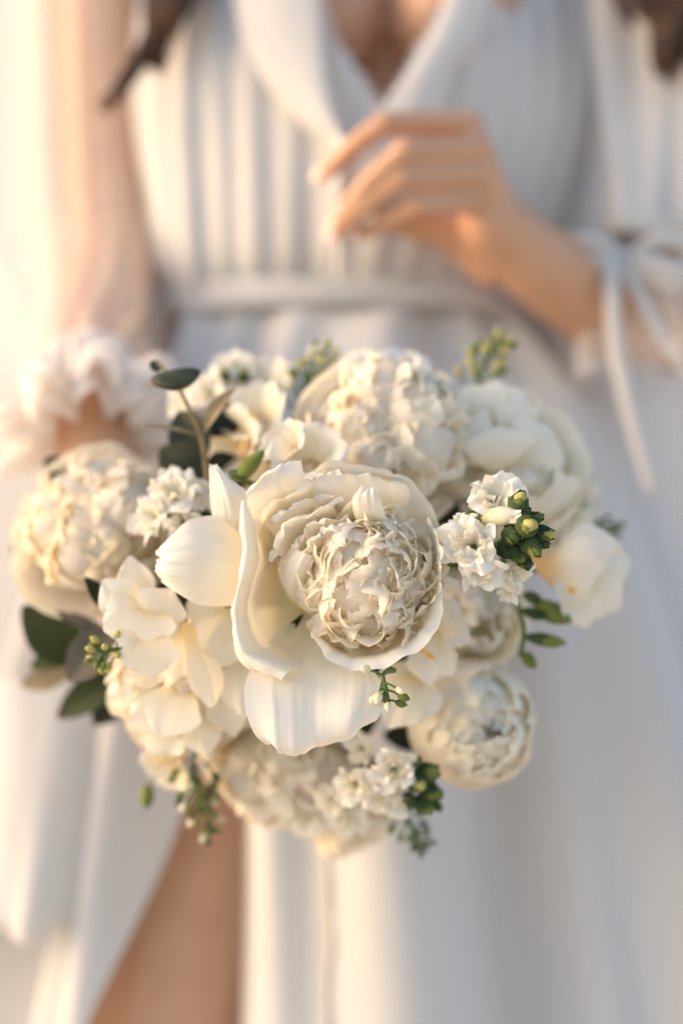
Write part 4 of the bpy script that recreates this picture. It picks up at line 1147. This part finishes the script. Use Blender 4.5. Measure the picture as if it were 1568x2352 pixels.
bud_sprig("drooping sprig of dark green buds at the bottom right of the stock", [(915, 1830, .765), (930, 1880, .768), (955, 1915, .77), (975, 1945, .77)], 16, 8, 24, [M_BUDD, M_BUDG, M_BUDD], 56, 32)
bud_sprig("faint grey green sprig above the right hand freesia", [(1290, 1240, .815), (1340, 1218, .82), (1390, 1205, .82), (1420, 1218, .82)], 10, 9, 20, [M_BUDG, M_BUDD], 58, 22)

# ---- eucalyptus and leaves
def eucalyptus():
    T = Thing("eucalyptus_sprig", P(470, 1120, .735), (0, 0, 1), "eucalyptus sprig with a dark folded leaf at the upper left", 'sprig')
    V, F = tube_geo([P(*p) for p in ((480, 1120, .74), (462, 1000, .728), (430, 930, .725), (405, 880, .722), (362, 830, .728))], [.0016, .0014, .0012, .0010, .0008], 7, 24)
    T.part("stalk", V, F, M_EUCB, world=True)
    # folded leaf seen edge on, with a rust rim
    V, F, uv = patch_geo([[(343, 872, .716), (360, 858, .712), (400, 848, .712), (440, 844, .714), (463, 850, .716)],
                          [(350, 884, .708), (370, 882, .702), (405, 884, .700), (440, 876, .704), (460, 862, .710)],
                          [(372, 893, .712), (385, 896, .708), (405, 898, .707), (428, 892, .709), (445, 880, .712)]], 20, 12)
    T.part("leaf", V, F, M_EUC, uv, world=True)
    def lf(a, b, w, n, m, fold=.2, bend=.06, shape=1.):
        V, F, uv = leaf_geo(P(*a), P(*b), w * KPX * a[2], n, fold, bend, 12, .03, shape)
        T.part("leaf", V, F, m, uv, world=True)
    lf((372, 850, .73), (343, 832, .728), 30, (0, -1, .3), M_EUC)
    lf((462, 1000, .728), (540, 893, .725), 42, (-.6, -.8, .1), M_EUCB, .5)
    lf((460, 1002, .728), (330, 978, .72), 22, (0, -.5, .9), M_EUCB, .4, .02)
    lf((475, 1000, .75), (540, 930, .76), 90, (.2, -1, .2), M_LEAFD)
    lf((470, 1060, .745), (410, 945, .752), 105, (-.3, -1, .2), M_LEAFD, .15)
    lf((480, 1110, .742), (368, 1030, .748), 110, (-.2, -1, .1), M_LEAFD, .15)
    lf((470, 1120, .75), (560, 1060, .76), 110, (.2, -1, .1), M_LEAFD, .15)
    stem_to_bind(T, P(480, 1120, .74), .0016)
eucalyptus()

def leaf_thing(label, a, b, w, n, m, fold=.2, bend=.05, shape=1., cat='leaf', name='leaf', group='loose green leaves'):
    T = Thing(name, P(*a), P(*b) - P(*a), label, cat, group)
    V, F, uv = leaf_geo(P(*a), P(*b), w * KPX * a[2], n, fold, bend, 14, .03, shape)
    T.part("blade", V, F, m, uv, world=True)
    V, F = tube_geo([P(*a) + (P(*b) - P(*a)) * .96, P(*a) + (P(*b) - P(*a)) * .4, P(*a)], [.0003, .0006, .0009], 5, 10)
    o = T.part("midrib", V, F, M_STEM, world=True)
    stem_to_bind(T, P(*a), .0012)

leaf_thing("bright green leaf tip poking out above the far left peony", (165, 1095, .80), (102, 1056, .79), 62, (-.2, -1, .3), M_LEAF)
leaf_thing("small dark leaf tip at the left edge of the picture", (62, 1305, .82), (28, 1255, .82), 24, (-.2, -1, .1), M_LEAFD)
leaf_thing("glossy dark pointed leaf above the wavy freesia", (250, 1400, .725), (194, 1325, .715), 44, (.5, -1, .3), M_LEAFD, shape=.8)
leaf_thing("broad dark green leaf at the lower left edge", (200, 1525, .80), (52, 1392, .79), 118, (-.2, -1, .2), M_LEAF)
leaf_thing("narrow purplish grey leaf between the broad dark leaf and the pale buds", (265, 1475, .755), (130, 1405, .76), 36, (.2, -1, .5), M_EUCG, .4)
leaf_thing("rounded grey green leaf behind the pale bud cluster", (262, 1440, .75), (158, 1565, .75), 100, (-.1, -1, .2), M_EUCG)
leaf_thing("long green leaf pointing down at the lower left", (300, 1530, .81), (132, 1650, .81), 84, (.1, -1, .4), M_LEAF)
leaf_thing("dark leaf hanging below the lower left peony", (310, 1550, .82), (215, 1665, .82), 80, (.2, -1, .2), M_LEAFD)
leaf_thing("yellow green leaf behind the broad dark leaf", (200, 1490, .80), (70, 1530, .80), 56, (0, -1, .4), M_LEAF)
leaf_thing("dull blurred leaf lowest at the left edge", (170, 1540, .83), (48, 1575, .83), 62, (0, -1, .3), M_EUCB)
leaf_thing("green leaf between the left stock and the broad petal", (520, 1180, .76), (400, 1240, .72), 50, (0, -1, .2), M_LEAF)
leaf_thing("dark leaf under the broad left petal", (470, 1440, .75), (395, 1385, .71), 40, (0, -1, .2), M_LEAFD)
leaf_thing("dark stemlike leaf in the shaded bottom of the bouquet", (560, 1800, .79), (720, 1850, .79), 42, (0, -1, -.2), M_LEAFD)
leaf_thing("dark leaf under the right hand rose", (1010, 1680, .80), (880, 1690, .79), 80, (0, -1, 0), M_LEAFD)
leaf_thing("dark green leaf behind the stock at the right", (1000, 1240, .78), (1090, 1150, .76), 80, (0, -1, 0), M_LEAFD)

# dark collar of leaves filling the inside of the bouquet
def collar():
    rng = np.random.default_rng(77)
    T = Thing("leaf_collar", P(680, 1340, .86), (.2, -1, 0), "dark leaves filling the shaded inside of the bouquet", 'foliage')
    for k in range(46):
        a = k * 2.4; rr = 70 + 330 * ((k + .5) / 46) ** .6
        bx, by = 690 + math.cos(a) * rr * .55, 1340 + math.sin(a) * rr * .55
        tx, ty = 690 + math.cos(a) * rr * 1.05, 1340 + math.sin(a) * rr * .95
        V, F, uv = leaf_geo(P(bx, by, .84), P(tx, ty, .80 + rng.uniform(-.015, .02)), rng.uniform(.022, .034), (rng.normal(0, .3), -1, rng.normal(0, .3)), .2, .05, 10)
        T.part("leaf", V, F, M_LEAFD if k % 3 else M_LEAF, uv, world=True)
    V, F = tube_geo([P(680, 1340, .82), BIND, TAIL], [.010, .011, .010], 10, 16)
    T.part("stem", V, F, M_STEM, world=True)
collar()
